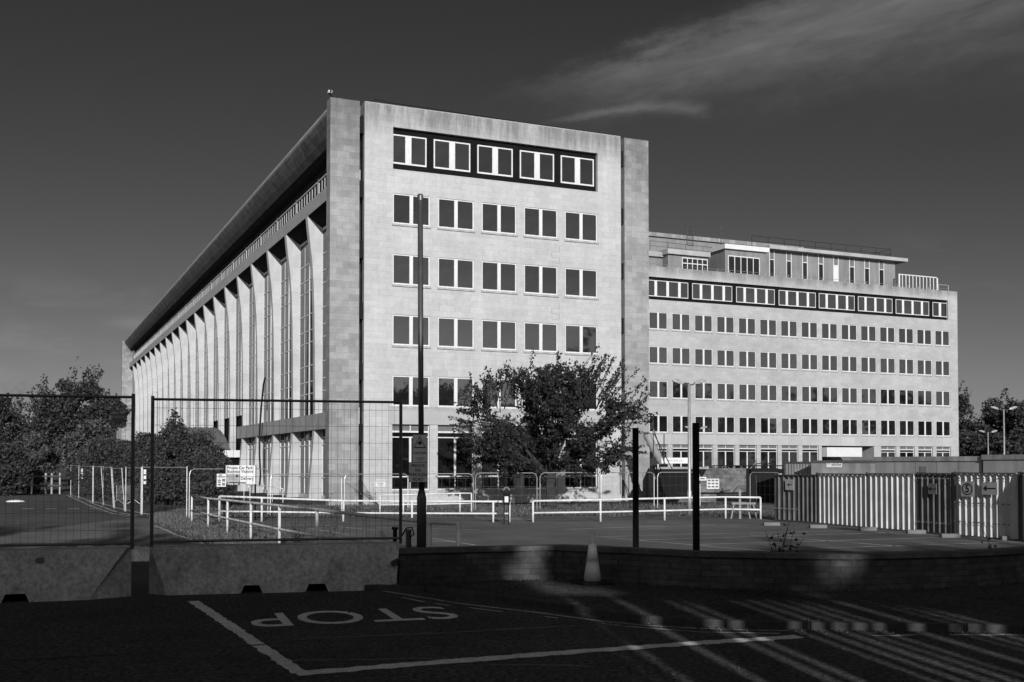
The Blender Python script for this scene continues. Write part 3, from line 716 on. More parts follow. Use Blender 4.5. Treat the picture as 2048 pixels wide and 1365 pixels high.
mb = MB(); mb.box(xc - 1.6, xc - 1.5, WY + .45, WY + .5, WT, WT + .75); mb.box(xc - .1, xc, WY + .45, WY + .5, WT, WT + .75); mb.box(xc - 1.6, xc, WY + .45, WY + .5, WT + .7, WT + .76); mb.build('roof_bracket', galv, B)
# security camera on the near pylon
sc = empty('security_camera', O + Vector((0, 0, ZT)) + ux * .25 + uy * .3, ROT, 'small white security camera on a dark bracket at the top of the left pylon', 'camera')
MB().tube([(0, 0, 0), (-.12, -.05, .12), (-.28, -.1, .3)], .035, 6).build('bracket', blackp, sc)
MB().box(-.34, -.12, -.22, .05, .27, .43).build('housing', frame_b, sc, bevel=.03)
MB().tube([(-.23, -.22, .35), (-.23, -.27, .35)], .06, 8).build('lens', rubber, sc)
# small warning sign on the building wall
ws = empty('wall_notice', tuple(O + ux * loc_y(760, 967, 0)[0] + uy * -.03 + Vector((0, 0, loc_y(760, 967, 0)[1]))), ROT, 'small white warning notice on the stone wall left of the ground floor windows', 'notice')
MB().box(-.3, .3, -.01, .02, -.2, .2).build('board', signw, ws)
t = letters('WARNING\nCaution\nCCTV', .12, 'lettering', signk, ws); t.location = (0, -.014, .0); t.rotation_euler = (R(90), 0, 0)
# ------------------------------------------------------------------ foliage helpers
def leaf_obj(name, pts, size, m, parent=None, seed=1, droop=.3, loc=(0, 0, 0), aspect=.55):
    g = np.random.default_rng(seed); pts = np.asarray(pts, float); n = len(pts)
    a = g.normal(size=(n, 3)); a[:, 2] -= droop; a /= np.linalg.norm(a, axis=1)[:, None]
    b = np.cross(a, g.normal(size=(n, 3))); b /= np.linalg.norm(b, axis=1)[:, None] + 1e-9
    s = (size * g.uniform(.6, 1.35, n))[:, None]
    v = np.stack([pts - a * s * .5, pts + b * s * aspect * .5, pts + a * s * .5, pts - b * s * aspect * .5], 1).reshape(-1, 3)
    me = bpy.data.meshes.new(name); me.vertices.add(4 * n); me.vertices.foreach_set('co', v.ravel())
    me.loops.add(4 * n); me.loops.foreach_set('vertex_index', np.arange(4 * n, dtype=np.int32))
    me.polygons.add(n); me.polygons.foreach_set('loop_start', np.arange(0, 4 * n, 4, dtype=np.int32)); me.polygons.foreach_set('loop_total', np.full(n, 4, dtype=np.int32))
    me.update(calc_edges=True); me.materials.append(m)
    o = bpy.data.objects.new(name, me); COL.objects.link(o); o.location = loc
    if parent: o.parent = parent
    return o
def crown_points(center, rad, n, g, nclump=40, cr=.28, shell=.5, low=-1.0, spikes=0):
    center = np.array(center, float); rad = np.array(rad, float)
    d = g.normal(size=(nclump, 3)); d /= np.linalg.norm(d, axis=1)[:, None]; d[:, 2] = np.maximum(d[:, 2], low)
    rr = g.uniform(.45, .92, nclump)[:, None]; cc = center + d * rad * rr
    cs = g.uniform(.65, 1.25, nclump) * cr * rad.mean()
    idx = g.integers(0, nclump, n); e = g.normal(size=(n, 3)); e /= np.linalg.norm(e, axis=1)[:, None]
    r = cs[idx] * (shell + (1 - shell) * g.random(n)) * g.choice([1, 1, 1, 1.18], n)
    pts = cc[idx] + e * r[:, None] * np.array([1, 1, .8])
    if spikes:
        out = [pts]
        for k in range(spikes):
            i = g.integers(0, nclump); dirn = d[i] + np.array([0, 0, .8]) + g.normal(size=3) * .3; dirn /= np.linalg.norm(dirn)
            L = cs[i] * g.uniform(1.3, 2.6); m = 30
            t = g.random(m)[:, None]; out.append(cc[i] + dirn * L * (t ** .8) + g.normal(size=(m, 3)) * L * .05)
        pts = np.concatenate(out)
    return pts
def broad_tree(name, base, h, rad, lm, label, cat='tree', group=None, seed=1, n=9000, leaf=.3, trunk=.25, th=None, nclump=45, cr=.28, spikes=0, crown_c=None, low=-1.0):
    g = np.random.default_rng(seed); t = empty(name, base, 0, label, cat, group)
    cz = h - rad[2]; 
    mb = MB(); rr = random.Random(seed)
    mb.tube([(0, 0, -.1), (rr.uniform(-.1, .1), 0, cz * .5), (rr.uniform(-.2, .2), .1, cz)], [trunk, trunk * .8, trunk * .55], 8)
    for k in range(9):
        a = rr.uniform(0, 6.28); z0 = cz * rr.uniform(.45, .95); e = rr.uniform(.5, .85)
        mb.tube([(0, 0, z0), (math.cos(a) * rad[0] * e * .5, math.sin(a) * rad[1] * e * .5, z0 + rad[2] * .5), (math.cos(a) * rad[0] * e, math.sin(a) * rad[1] * e, cz + rad[2] * rr.uniform(-.1, .6))], [trunk * .4, trunk * .25, trunk * .08], 6)
    mb.build('trunk', bark, t, smooth=True)
    leaf_obj('crown', crown_points((0, 0, cz), rad, n, g, nclump, cr, .5, low, spikes), leaf, lm, t, seed)
    return t
# ---- the dark tree in front of the building: limbs, branches and upright shoots
def plum_tree():
    base = gnd(1101, 1016, GL); base = Vector((base.x * 56.0 / base.y, 56.0, GL)); g = np.random.default_rng(5); rr = random.Random(11)
    t = empty('plum_tree', base, 0, 'dark leaved spreading tree with upright shoots in front of the ground floor windows', 'tree')
    mb = MB(); mb.tube([(0, 0, -.1), (.03, 0, .5), (-.02, 0, 1.2), (.05, 0, 1.9)], [.30, .25, .23, .26], 10)
    tips = []; leaves = []
    cz = 4.2; rx, ry, rz_ = 4.6, 3.9, 3.0
    nl = 17
    for i in range(nl):
        a = 2 * math.pi * i / nl + rr.uniform(-.15, .15); el = rr.choice([-.35, -.1, .25, .6, 1.0, 1.25]) + rr.uniform(-.15, .15)
        d = Vector((math.cos(a) * math.cos(el), math.sin(a) * math.cos(el), math.sin(el)))
        end = Vector((d.x * rx, d.y * ry, cz + d.z * rz_)) * 1.0; st = Vector((0, 0, 1.75)); pts = []
        midp = st.lerp(end, .5) + Vector((0, 0, .25))
        for k in range(8):
            s = k / 7; p = st.lerp(midp, s).lerp(midp.lerp(end, s), s) + Vector((rr.uniform(-.1, .1), rr.uniform(-.1, .1), rr.uniform(-.08, .08))) * (k > 0); pts.append(p)
        mb.tube(pts, [.12 - .013 * k for k in range(8)], 6)
        for j in range(13):
            s = rr.uniform(.25, 1); q = pts[min(7, int(s * 7))]
            dd = (d + Vector((rr.gauss(0, .7), rr.gauss(0, .7), rr.gauss(.25, .5)))).normalized(); L = rr.uniform(.7, 1.7)
            e2 = q + dd * L; 
            # keep inside the crown outline
            w = Vector((e2.x / rx, e2.y / ry, (e2.z - cz) / rz_)).length
            if w > 1.05: e2 = Vector((e2.x / w, e2.y / w, cz + (e2.z - cz) / w))
            mb.tube([q, q.lerp(e2, .5) + Vector((0, 0, .08)), e2], [.035, .022, .012], 4)
            for m in range(6):
                q2 = q.lerp(e2, rr.uniform(.3, 1)); up = Vector((rr.gauss(0, .55), rr.gauss(0, .55), rr.gauss(.45, .5))).normalized()
                L2 = rr.uniform(.35, .9); pts2 = [q2, q2 + up * L2 * .5 + Vector((0, 0, .03)), q2 + up * L2 + Vector((rr.uniform(-.06, .06), 0, -.02))]
                for z in range(24):
                    s2 = rr.random(); p = pts2[0].lerp(pts2[2], s2); leaves.append((p.x + rr.gauss(0, .07), p.y + rr.gauss(0, .07), p.z + rr.gauss(0, .07)))
    # long upright shoots on the upper side
    for i in range(80):
        u = rr.uniform(-.95, .98); v = rr.uniform(-.8, .8)
        if u * u + v * v > .98: continue
        z = cz + rz_ * math.sqrt(max(0, 1 - u * u * .92 - v * v)) * rr.uniform(.82, 1.0)
        p0 = Vector((u * rx * .95, v * ry, z - .45)); L = rr.uniform(.8, 1.9) * (1.25 if u > .1 else .9); lean = Vector((.28 + u * .55 + rr.uniform(-.3, .3), rr.uniform(-.2, .2), 1)).normalized()
        p1 = p0 + lean * L * .5 + Vector((rr.uniform(-.1, .1), 0, 0)); p2 = p0 + lean * L + Vector((rr.uniform(-.15, .2), 0, -.05))
        if p2.z > 8.2: continue
        mb.tube([p0 - lean * .5, p0, p1, p2], [.03, .022, .015, .006], 4)
        for z_ in range(46):
            s = rr.random(); p = p0.lerp(p1, s).lerp(p1.lerp(p2, s), s); w = .055 + .05 * (1 - s); leaves.append((p.x + rr.gauss(0, w), p.y + rr.gauss(0, w), p.z + rr.gauss(0, .06)))
    for i in range(46):     # side sprays
        sgn = rr.choice([-1, 1]); z = rr.uniform(2.2, 5.4); e = math.sqrt(max(.1, 1 - ((z - cz) / rz_) ** 2)); p0 = Vector((sgn * rx * e * .85, rr.uniform(-2, 2), z)); L = rr.uniform(.6, 1.3)
        p2 = p0 + Vector((sgn * L, rr.uniform(-.3, .3), rr.uniform(-.25, .45))); mb.tube([p0 - (p2 - p0) * .5, p0, p2], [.03, .02, .006], 4)
        for z_ in range(36):
            s = rr.random(); p = p0.lerp(p2, s); leaves.append((p.x + rr.gauss(0, .07), p.y + rr.gauss(0, .07), p.z - abs(rr.gauss(0, .08))))
    mb.build('trunk', bark, t, smooth=True)
    leaf_obj('crown', leaves, .16, leaf_d, t, 3, .6)
    return t
plum_tree()
# ---- trees far left, hedge, bushes
def gx(px, Y): return (px - CXP) / F * Y
def htop(py, Y): return EYE + (928 - py) / F * Y - GL
left_trees = [  # px, top, half width px, Y, label, leaf material, spikes
    (142, 752, 70, 120, 'tall broad tree with sprays of leaves above its crown, behind the road bend', leaf_g, 170),
    (48, 812, 70, 135, 'rounded dense tree left of the tallest tree and farther away', leaf_g, 20),
    (-14, 786, 36, 95, 'tree cut off by the left edge of the picture', leaf_g, 20),
    (226, 796, 26, 150, 'slim tree beside the far pylon of the building', leaf_g, 40),
    (60, 868, 60, 88, 'low pale tree in front of the woodland at the left', leaf_l, 0),
    (175, 838, 52, 108, 'grey green rounded tree in front of the tallest tree', leaf_l, 10),
    (10, 880, 50, 80, 'low dark tree at the left edge behind the wire fence', leaf_g, 0)]
for i, (px, top, hw_, Y_, lab, lm, sp_) in enumerate(left_trees):
    h = htop(top, Y_); r = hw_ / F * Y_
    broad_tree('broadleaf_tree', (gx(px, Y_), Y_, GL), h, (r, r, min(h * .52, r * 1.25)), lm, lab, 'tree', 'trees beyond the road on the left', 20 + i, 15000, .36 if Y_ > 100 else .26, .3, nclump=60, cr=.30, spikes=sp_, low=-.9)
bushes = [(365, 868, 78, 62, 'big rounded dark shrub beside the barrel roofed entrance', 8), (240, 882, 58, 70, 'broad shrub left of the big rounded shrub', 2), (300, 880, 48, 66, 'shrub between the two larger shrubs near the gap in the fence', 4),
          (190, 900, 40, 78, 'shrub at the far end of the shrub border', 3), (418, 905, 38, 58, 'low shrub in front of the entrance canopy', 0)]
for i, (px, top, hw_, Y_, lab, sp_) in enumerate(bushes):
    h = htop(top - 14, Y_) ; r = hw_ / F * Y_
    g = np.random.default_rng(50 + i); r *= 1.22; t = empty('shrub', (gx(px, Y_), Y_, GL), 0, lab, 'shrub', 'shrubs along the side of the building')
    mb = MB(); rr = random.Random(i)
    for k in range(6): a = rr.uniform(0, 6.28); mb.tube([(0, 0, 0), (math.cos(a) * r * .3, math.sin(a) * r * .3, h * .4), (math.cos(a) * r * .6, math.sin(a) * r * .6, h * .75)], [.07, .05, .02], 5)
    mb.build('stem', bark, t)
    leaf_obj('foliage', crown_points((0, 0, h * .44), (r, r * .8, h * .60), 44000, g, 150, .25, .55, -1, 0), .15, leaf_h, t, 60 + i)
# leader shoot above the big shrub
g = np.random.default_rng(77); t = empty('sapling', (gx(350, 61), 61, GL), 0, 'thin sapling poking up above the big rounded shrub', 'sapling')
hh = htop(828, 61); MB().tube([(0, 0, 0), (.1, 0, hh * .6), (0, 0, hh)], [.06, .04, .01], 5).build('stem', bark, t)
pts = np.concatenate([g.normal(size=(60, 3)) * [.13, .13, .16] + [gx0, 0, z0] for gx0, z0 in ((0, hh - .1), (-.2, hh - .45), (.25, hh - .55), (0, hh - .8), (.35, hh - .95), (-.3, hh - .9), (.1, hh - 1.2), (-.1, hh - 1.5), (.2, hh - 1.7))])
leaf_obj('foliage', pts, .2, leaf_g, t, 8)
# right trees behind the wing
for i, (px, top, hw_, Y_, lab, sp_) in enumerate(((1915, 785, 34, 165, 'pointed conifer just right of the rear wing', 60), (1985, 800, 48, 150, 'round dark tree behind the right street lamps', 30), (2050, 786, 52, 140, 'dark tree cut off by the right edge of the picture', 40), (1955, 850, 50, 135, 'lower dark tree behind the small street lamp', 0), (2035, 862, 50, 128, 'low tree above the site cabins at the right edge', 0))):
    h = htop(top, Y_); r = hw_ / F * Y_
    broad_tree('broadleaf_tree', (gx(px, Y_), Y_, GL), h, (r, r, h * .5), leaf_g, lab, 'tree', 'trees behind the rear wing', 120 + i, 13000, .42, .35, nclump=60, cr=.30, spikes=sp_, low=-.9)
# ------------------------------------------------------------------ things that stand behind the photographer and shade the street
def back_tree(x, y, h, rx, rz, seed, lab, n=9000, low=-1.0):
    broad_tree('roadside_tree', (x, y, 0), h, (rx, rx * .9, rz), leaf_g, lab, 'tree', 'street trees behind the photographer', seed, n, .62, .3, nclump=48, cr=.34, spikes=10, low=low)
for i, (x, h, rx, rz) in enumerate(((-27, 16.8, 5.5, 5.9), (-18.5, 17.0, 5.5, 5.9), (-10.0, 17.0, 5.4, 6.0), (-2.2, 15.4, 4.9, 5.2), (2.5, 14.6, 3.1, 4.9), (13.8, 14.2, 4.0, 4.6), (20.5, 15.0, 5.0, 5.2), (29, 15.4, 5.2, 5.5))):
    back_tree(x, -20.5 + (i % 2) * 1.6, h, rx, rz, 300 + i, ['leafy street tree far left behind the photographer', 'second street tree from the left behind the photographer', 'third street tree from the left behind the photographer', 'street tree straight behind the photographer',
              'narrow street tree just right of the photographer', 'street tree beyond the gap in the row', 'seventh street tree behind the photographer', 'last street tree on the right behind the photographer'][i])
broad_tree('roadside_tree', (9.9, -24.5, 0), 15.8, (3.2, 2.6, 2.5), leaf_g, 'unseen high crowned tree added in the gap of the row to shade the brick wall', 'tree', 'street trees behind the photographer', 333, 11000, .42, .16, nclump=24, cr=.23)  # extra unseen tree, added to keep sun off the brick wall
for i in range(15):
    t_ = i / 14; P_ = [(38, -22), (75, 18), (104, 58), (134, 118)]; k_ = min(int(t_ * 3), 2); f_ = t_ * 3 - k_
    x_ = P_[k_][0] + (P_[k_ + 1][0] - P_[k_][0]) * f_ + rnd.uniform(-2, 2); y_ = P_[k_][1] + (P_[k_ + 1][1] - P_[k_][1]) * f_
    h_ = rnd.choice([10.5, 12.5, 13.5, 15.5, 17.5]); r_ = rnd.uniform(5.5, 7.0)
    broad_tree('woodland_tree', (x_, y_, -.3), h_, (r_, r_, h_ * .46), leaf_g, 'tall roadside tree away to the right, seen only as a dark reflection in the windows', 'tree', 'trees reflected in the windows', 400 + i, 4200, .95, .3, nclump=40, cr=.36, spikes=12)
hs = empty('terraced_house', (0, -30, 0), 0, 'long brick terrace with a slate roof across the road behind the photographer', 'building')
MB().box(-60, 70, -4, 4, 0, 7.2).build('wall', housebr, hs)
MB().prism_x([(-4.4, 7.1), (4.4, 7.1), (0, 10.6)], -60.5, 70.5).build('roof', slate, hs)
mb = MB()
for k in range(22): 
    for z in (1, 4.4): mb.box(-56 + k * 5.6, -54.4 + k * 5.6, 4.0, 4.06, z, z + 1.6)
mb.build('window', glass_d, hs)
# unseen screen added behind the camera, slats shaped to throw streaks on the road
sf = empty('added_slat_screen', (0, -1.6, 0), R(-4), 'unseen black slatted screen added behind the camera on the right to cast light streaks', 'fence')
mb = MB()
x = 2.0; r5 = random.Random(12)
while x < 10.0:
    w_ = r5.choice([.10, .12, .13, .16, .34, .5]) if x < 5.6 else r5.choice([.11, .12, .13, .14, .15, .30]); mb.box(x, x + w_, -.02, .02, .1, 5.0); x += w_ + r5.uniform(.07, .12)
mb.build('slat', blackp, sf)
mb = MB()
for z in (.4, 4.85): mb.box(1.95, 10.1, .035, .09, z, z + .08)
for x in (2.0, 5.0, 7.6, 10.1): mb.box(x - .06, x + .06, .095, .2, 0, 5.05)
mb.build('frame', blackp, sf)
# ------------------------------------------------------------------ concrete barriers
def barrier(p, q, h, depth, label, slots, cutL, cutR, hx=0.0):
    p = Vector((p[0], p[1], 0)); q = Vector((q[0], q[1], 0)); d = q - p; L = d.length
    e = empty('concrete_barrier', p, math.atan2(d.y, d.x), label, 'barrier', 'concrete barriers blocking the road')
    prof = lambda c: None
    # front face sheared back a little towards the top; the ends are chamfered more at the foot
    mb = MB(); t = .05
    A = [(cutL * .12, t, h), (L - cutR * .12, t, h)]; Bt = [(cutL, 0, 0), (L - cutR, 0, 0)]
    xs = [Bt[0][0]] + [v for s in slots for v in s] + [Bt[1][0]]
    hs_ = .11
    # face strips, leaving fork slots
    top = lambda x: (A[0][0] + (A[1][0] - A[0][0]) * (x - Bt[0][0]) / (Bt[1][0] - Bt[0][0]), t, h)
    yb = t * hs_ / h; lo_ = [s_[0] for s_ in slots]; hi_ = [s_[1] for s_ in slots]; sl_ = lo_ + hi_
    for i in range(len(xs) - 1):
        a, b = xs[i], xs[i + 1]
        m = lambda x: ((Bt[0][0] + (A[0][0] - Bt[0][0]) * hs_ / h) if x == Bt[0][0] else (Bt[1][0] + (A[1][0] - Bt[1][0]) * hs_ / h) if x == Bt[1][0] else x, yb, hs_)
        S_ = .05; ia = (a in sl_); ib = (b in sl_)
        sh = lambda x, q: (m(x)[0] + (S_ if x in lo_ else -S_ if x in hi_ else 0), yb, hs_)
        mb.quad(sh(a, 0), sh(b, 0), top(b), top(a))
        if i % 2 == 0: mb.quad((a, 0, 0), (b, 0, 0), sh(b, 0), sh(a, 0))
        else:
            mb.quad((a, 0, 0), (a + .05, yb, hs_), (a + .05, depth * .6, hs_), (a, depth * .6, 0)); mb.quad((b, 0, 0), (b, depth * .6, 0), (b - .05, depth * .6, hs_), (b - .05, yb, hs_))
            mb.quad((a, yb, hs_), (a, depth * .6, hs_), (b, depth * .6, hs_), (b, yb, hs_)); mb.quad((a, depth * .6, 0), (b, depth * .6, 0), (b, depth * .6, hs_), (a, depth * .6, hs_), 1)
    D_ = depth
    mb.quad(Bt[0], A[0], (0, D_ * .5, h), (0, D_ * .5, 0)); mb.quad(Bt[1], (L, D_ * .5, 0), (L, D_ * .5, h), A[1])
    mb.quad((0, D_ * .5, 0), (0, D_ * .5, h), (0, D_, h), (0, D_, 0)); mb.quad((L, D_ * .5, 0), (L, D_, 0), (L, D_, h), (L, D_ * .5, h))
    mb.quad((0, D_, 0), (0, D_, h), (L, D_, h), (L, D_, 0)); mb.poly([A[0], A[1], (L, D_ * .5, h), (L, D_, h), (0, D_, h), (0, D_ * .5, h)])
    mb.build('block', [barrier_m, shadowbox], e)
    vs = [(hx + math.cos(k * .785) * .06 * (1 + .2 * (k % 2)), t * .8 - .004, h * .8 + math.sin(k * .785) * .045) for k in range(8)] if hx else None
    if vs: MB().poly(vs).build('casting_scar', signg, e)
    return e
pL0 = gnd(-190, 1214, 0); pL1 = gnd(262, 1197, 0)
pR0 = gnd(294, 1192, 0); pR1 = gnd(801, 1180, 0)
def along_(p, q, px):      # distance along p-q where the photo column px crosses
    kx = (px - CXP) / F; d = q - p; t = (kx * p.y - p.x) / (d.x - kx * d.y); return t * d.length
barrier(pL0, pL1, .665, .5, 'concrete barrier cut off by the left edge of the picture', [(along_(pL0, pL1, 5), along_(pL0, pL1, 62))], .1, along_(pL0, pL1, 262) - along_(pL0, pL1, 178), hx=along_(pL0, pL1, 82))
barrier(pR0, pR1, .655, .5, 'longer concrete barrier in front of the tall wire fence panel, ending at the brick wall', [(along_(pR0, pR1, 483), along_(pR0, pR1, 527)), (along_(pR0, pR1, 612), along_(pR0, pR1, 658))], .26, .07)
# ------------------------------------------------------------------ temporary wire fence panels
def wire_panel(p, q, z0, h, label, group, m, r=.021, corner=0, wx=.09, wz=.25, wr=.0016, posts=True, rail_r=None, feet=False, lean=0):
    p = Vector((p[0], p[1], 0)); q = Vector((q[0], q[1], 0)); d = q - p; L = d.length
    e = empty('wire_fence_panel', (p.x, p.y, z0), math.atan2(d.y, d.x), label, 'fence panel', group)
    if lean: e.rotation_euler[0] = lean
    rr = rail_r or r
    if corner:
        c = corner; pts = [(0, 0, 0), (0, 0, h - c), (c * .3, 0, h - c * .3), (c, 0, h), (L - c, 0, h), (L - c * .3, 0, h - c * .3), (L, 0, h - c), (L, 0, 0)]
        MB().tube(pts, r, 6).build('frame', m, e); MB().tube([(r, 0, .12), (L - r, 0, .12)], rr, 6).build('bottom_rail', m, e)
    else:
        for x in (0, L): MB().tube([(x, 0, -.02), (x, 0, h + .045)], r * 1.25, 8).build('post', m, e)
        for z in (h, .06): MB().tube([(0, 0, z), (L, 0, z)], rr, 8).build('rail', m, e)
    mb = MB(); n = int(L / wx)
    for i in range(1, n):
        x = L * i / n; w_ = wr; mb.add([(x - w_, -w_, .08), (x + w_, -w_, .08), (x, w_ * 1.2, .08), (x - w_, -w_, h), (x + w_, -w_, h), (x, w_ * 1.2, h)], [(0, 1, 4, 3), (1, 2, 5, 4), (2, 0, 3, 5)])
    k = int(h / wz)
    for i in range(1, k + 1):
        z = h * i / (k + .5); w_ = wr * 1.2; mb.add([(0, -w_, z - w_), (0, -w_, z + w_), (0, w_, z), (L, -w_, z - w_), (L, -w_, z + w_), (L, w_, z)], [(0, 1, 4, 3), (1, 2, 5, 4), (2, 0, 3, 5)])
    mb.build('wire_mesh', wire, e)
    if feet:
        for x in (0, L): MB().box(x - .33, x + .33, -.1, .1, 0, .11).build('foot', mat_foot, e, bevel=.02)
    return e
mat_foot = mat('concrete_foot', .14, .9, [(5, .8, 1.2)])
yb_ = .36
a = at(303, 1094, 15.25); b = at(801, 1091, 16.0)
wire_panel((a.x, a.y), (b.x, b.y), .67, 2.02, 'tall wire fence panel standing on the longer concrete barrier', 'wire fence panels on the barriers', galv_d, r=.019, wr=.0018, rail_r=.018)
a2 = at(264, 1099, 14.95); b2 = at(-210, 1100, 14.2)
wire_panel((b2.x, b2.y), (a2.x, a2.y), .67, 2.03, 'tall wire fence panel at the left edge, standing on the left barrier', 'wire fence panels on the barriers', galv_d, r=.02, wr=.0018, rail_r=.018)
tg = empty('fence_tag', at(234, 836, 14.86), 0, 'small white and grey tag wired to the left fence panel, in front of the trees', 'tag')
MB().box(-.105, .105, -.012, -.004, -.055, .055).build('plate', signg, tg); MB().box(-.10, -.07, -.0165, -.0125, -.03, .03).build('emblem', signw, tg)
t = letters('Firstfence', .042, 'lettering', signw, tg); t.location = (.02, -.0165, .01); t.rotation_euler = (R(90), 0, 0)
# mid distance line in front of the building
mid = [((379, 930, 46), (536, 946, 49)), ((541, 946, 49.5), (683, 951, 52)), ((689, 949, 52.5), (816, 948, 54.5)), ((820, 948, 54.5), (947, 948, 54.6)), ((951, 947, 54.7), (1074, 946, 54.8)), ((1080, 946, 54.8), (1199, 946, 55)), ((1202, 946, 55), (1308, 945, 57)), ((1315, 945, 57), (1400, 945, 58)), ((1500, 945, 57), (1560, 946, 55))]
mid_lab = ['leftmost of the wire panels before the building, in front of the big shrub', 'wire panel behind the car park signboard', 'wire panel in front of the left pylon', 'wire panel behind the lamp column', 'wire panel left of the dark tree trunk', 'wire panel right of the dark tree trunk', 'wire panel in front of the right pylon', 'wire panel in front of the rough stone hut wall', 'wire panel beside the corrugated hoarding']
for (s, e_), lab in zip(mid, mid_lab):
    a = at(s[0], s[1], s[2]); b = at(e_[0], e_[1], e_[2]); z0 = (a.z + b.z) / 2 - 2.0
    wire_panel((a.x, a.y), (b.x, b.y), max(z0, GL - .2), 2.0 if z0 > GL - .2 else (a.z + b.z) / 2 - (GL - .2), lab, 'wire fence panels in front of the building', galv, r=.022, corner=.22, wx=.35, wz=.5, wr=.0022)
# far left line
fl = [((142, 932, 78), (158, 933, 74)), ((158, 933, 73.5), (186, 934, 66)), ((187, 934, 65.5), (207, 935, 62)), ((208, 935, 61.5), (228, 935, 58)), ((230, 937, 57), (250, 937, 54)), ((252, 936, 53.5), (283, 935, 50.5)), ((285, 935, 50), (374, 926, 46.5))]
for i, (s, e_) in enumerate(fl):
    a = at(s[0], s[1], s[2]); b = at(e_[0], e_[1], e_[2])
    wire_panel((a.x, a.y), (b.x, b.y), GL, a.z - GL, ['farthest wire panel on the left, at the road bend', 'second farthest wire panel beside the road', 'third farthest wire panel beside the road', 'wire panel beside the road behind the crowd barriers, left one', 'slightly leaning wire panel behind the crowd barriers', 'wire panel with a small white notice beside the shrubs', 'long wire panel across the front of the shrubs'][i],
               'wire fence panels along the road', galv, r=.022, corner=0, wx=.4, wz=.5, wr=.003, lean=R(4) if i in (3, 4) else 0)
for i, (px, py, Y_) in enumerate(((164, 948, 72), (290, 954, 49.8))):
    nb = empty('fence_notice', at(px, py, Y_), 0, ['small white notice on the far roadside fence', 'narrow white notice on the roadside fence in front of the shrubs'][i], 'notice', 'notices on the roadside fence')
    MB().box(-.06, .06, -.02, 0, -.33, .33).build('board', signw, nb); MB().box(-.05, .05, -.024, -.0205, .05, .12).build('print', signk, nb); MB().box(-.05, .05, -.024, -.0205, -.2, -.1).build('print', signk, nb)
# dark wood post fence far left
pf = empty('post_fence', (0, 0, 0), 0, 'low pale post fence under the trees at the far left', 'fence')
mb = MB()
for px in (5, 20, 40, 64, 92, 104, 120): p = at(px, 945, 84); mb.box(p.x - .06, p.x + .06, p.y - .06, p.y + .06, GL, 1.1)
mb.build('post', galv, pf)
mb = MB(); p = at(-20, 945, 84); q = at(125, 945, 84); mb.box(p.x, q.x, 83.8, 83.9, .8, .9); mb.box(p.x, q.x, 83.8, 83.9, .1, .2); mb.build('rail', galv_d, pf)
# crowd barriers
def crowd_barrier(p, q, label):
    p = Vector((p.x, p.y, 0)); q = Vector((q.x, q.y, 0)); d = q - p; L = d.length
    e = empty('crowd_barrier', (p.x, p.y, GL), math.atan2(d.y, d.x), label, 'barrier', 'crowd barriers beside the road')
    MB().tube([(0, 0, .2), (0, 0, 1.05), (L, 0, 1.05), (L, 0, .2), (0, 0, .2)], .022, 6).build('frame', galv, e)
    mb = MB(); n = int(L / .12)
    for i in range(1, n): mb.tube([(L * i / n, 0, .2), (L * i / n, 0, 1.05)], .012, 4)
    mb.build('bars', galv, e)
    for x in (.15, L - .15): MB().tube([(x, -.35, 0), (x, 0, .25), (x, .35, 0)], .02, 5).build('foot', galv, e)
crowd_barrier(gnd(233, 1008, GL), gnd(262, 1006, GL), 'left one of the two crowd barriers')
crowd_barrier(gnd(266, 1008, GL), gnd(297, 1003, GL), 'right one of the two crowd barriers')
# ------------------------------------------------------------------ lamp column (sawn off) with its two signs
lc = at(843, 1098, 16.9); LCX, LCY = lc.x, 16.9
ct = at(840.5, 390, 16.9)
c_ = empty('lamp_column', (LCX, LCY, gz(LCY)), 0, 'tall dark tubular lamp column without a lamp, wider at its base', 'lamp column')
hz_ = ct.z - gz(LCY)
MB().tube([(0, 0, .0), (0, 0, .50), (0, 0, .52)], [.074, .074, .05], 20).build('base', colm, c_, smooth=False)
MB().tube([(0, 0, .0), (0, 0, 1.28), (0, 0, 1.40)], [.073, .073, .047], 20).build('lower_sleeve', colm, c_, smooth=True)
dxt = ct.x - LCX
MB().tube([(0, 0, 1.38), (dxt * .5, 0, hz_ * .5), (dxt, 0, hz_)], [.043, .042, .041], 20).build('shaft', colm, c_, smooth=True)
MB().tube([(dxt, 0, hz_ - .09), (dxt, 0, hz_ - .012)], .046, 16).build('collar', colm, c_); MB().tube([(dxt, 0, hz_ - .012), (dxt, 0, hz_ + .01)], [.047, .03], 16).build('cap', blackp, c_)
def sign_at(name, x0, x1, y0, y1, Y_, m, label, cat, border=0):
    a = at(x0, y1, Y_); b = at(x1, y0, Y_); w = b.x - a.x; h = b.z - a.z
    e = empty(name, ((a.x + b.x) / 2, Y_, (a.z + b.z) / 2), 0, label, cat)
    MB().box(-w / 2, w / 2, -.004, .004, -h / 2, h / 2).build('board', m, e)
    if border:
        mb = MB(); t = border
        mb.box(-w / 2, w / 2, -.0075, -.0045, h / 2 - t, h / 2); mb.box(-w / 2, w / 2, -.0075, -.0045, -h / 2, -h / 2 + t); mb.box(-w / 2, -w / 2 + t, -.0075, -.0045, -h / 2 + t, h / 2 - t); mb.box(w / 2 - t, w / 2, -.0075, -.0045, -h / 2 + t, h / 2 - t)
        mb.build('border', signk, e)
    return e, w, h
def put_text(e, txt, size, x, z, y=-.0055, m=None, align='CENTER', sx=1.0, off=0.0, space=1.0):
    t = letters(txt, size, 'lettering', m or signk, e, align, thick=.0008, offset=off, space=space); t.location = (x, y, z); t.rotation_euler = (R(90), 0, 0); t.scale = (sx, 1, 1); return t
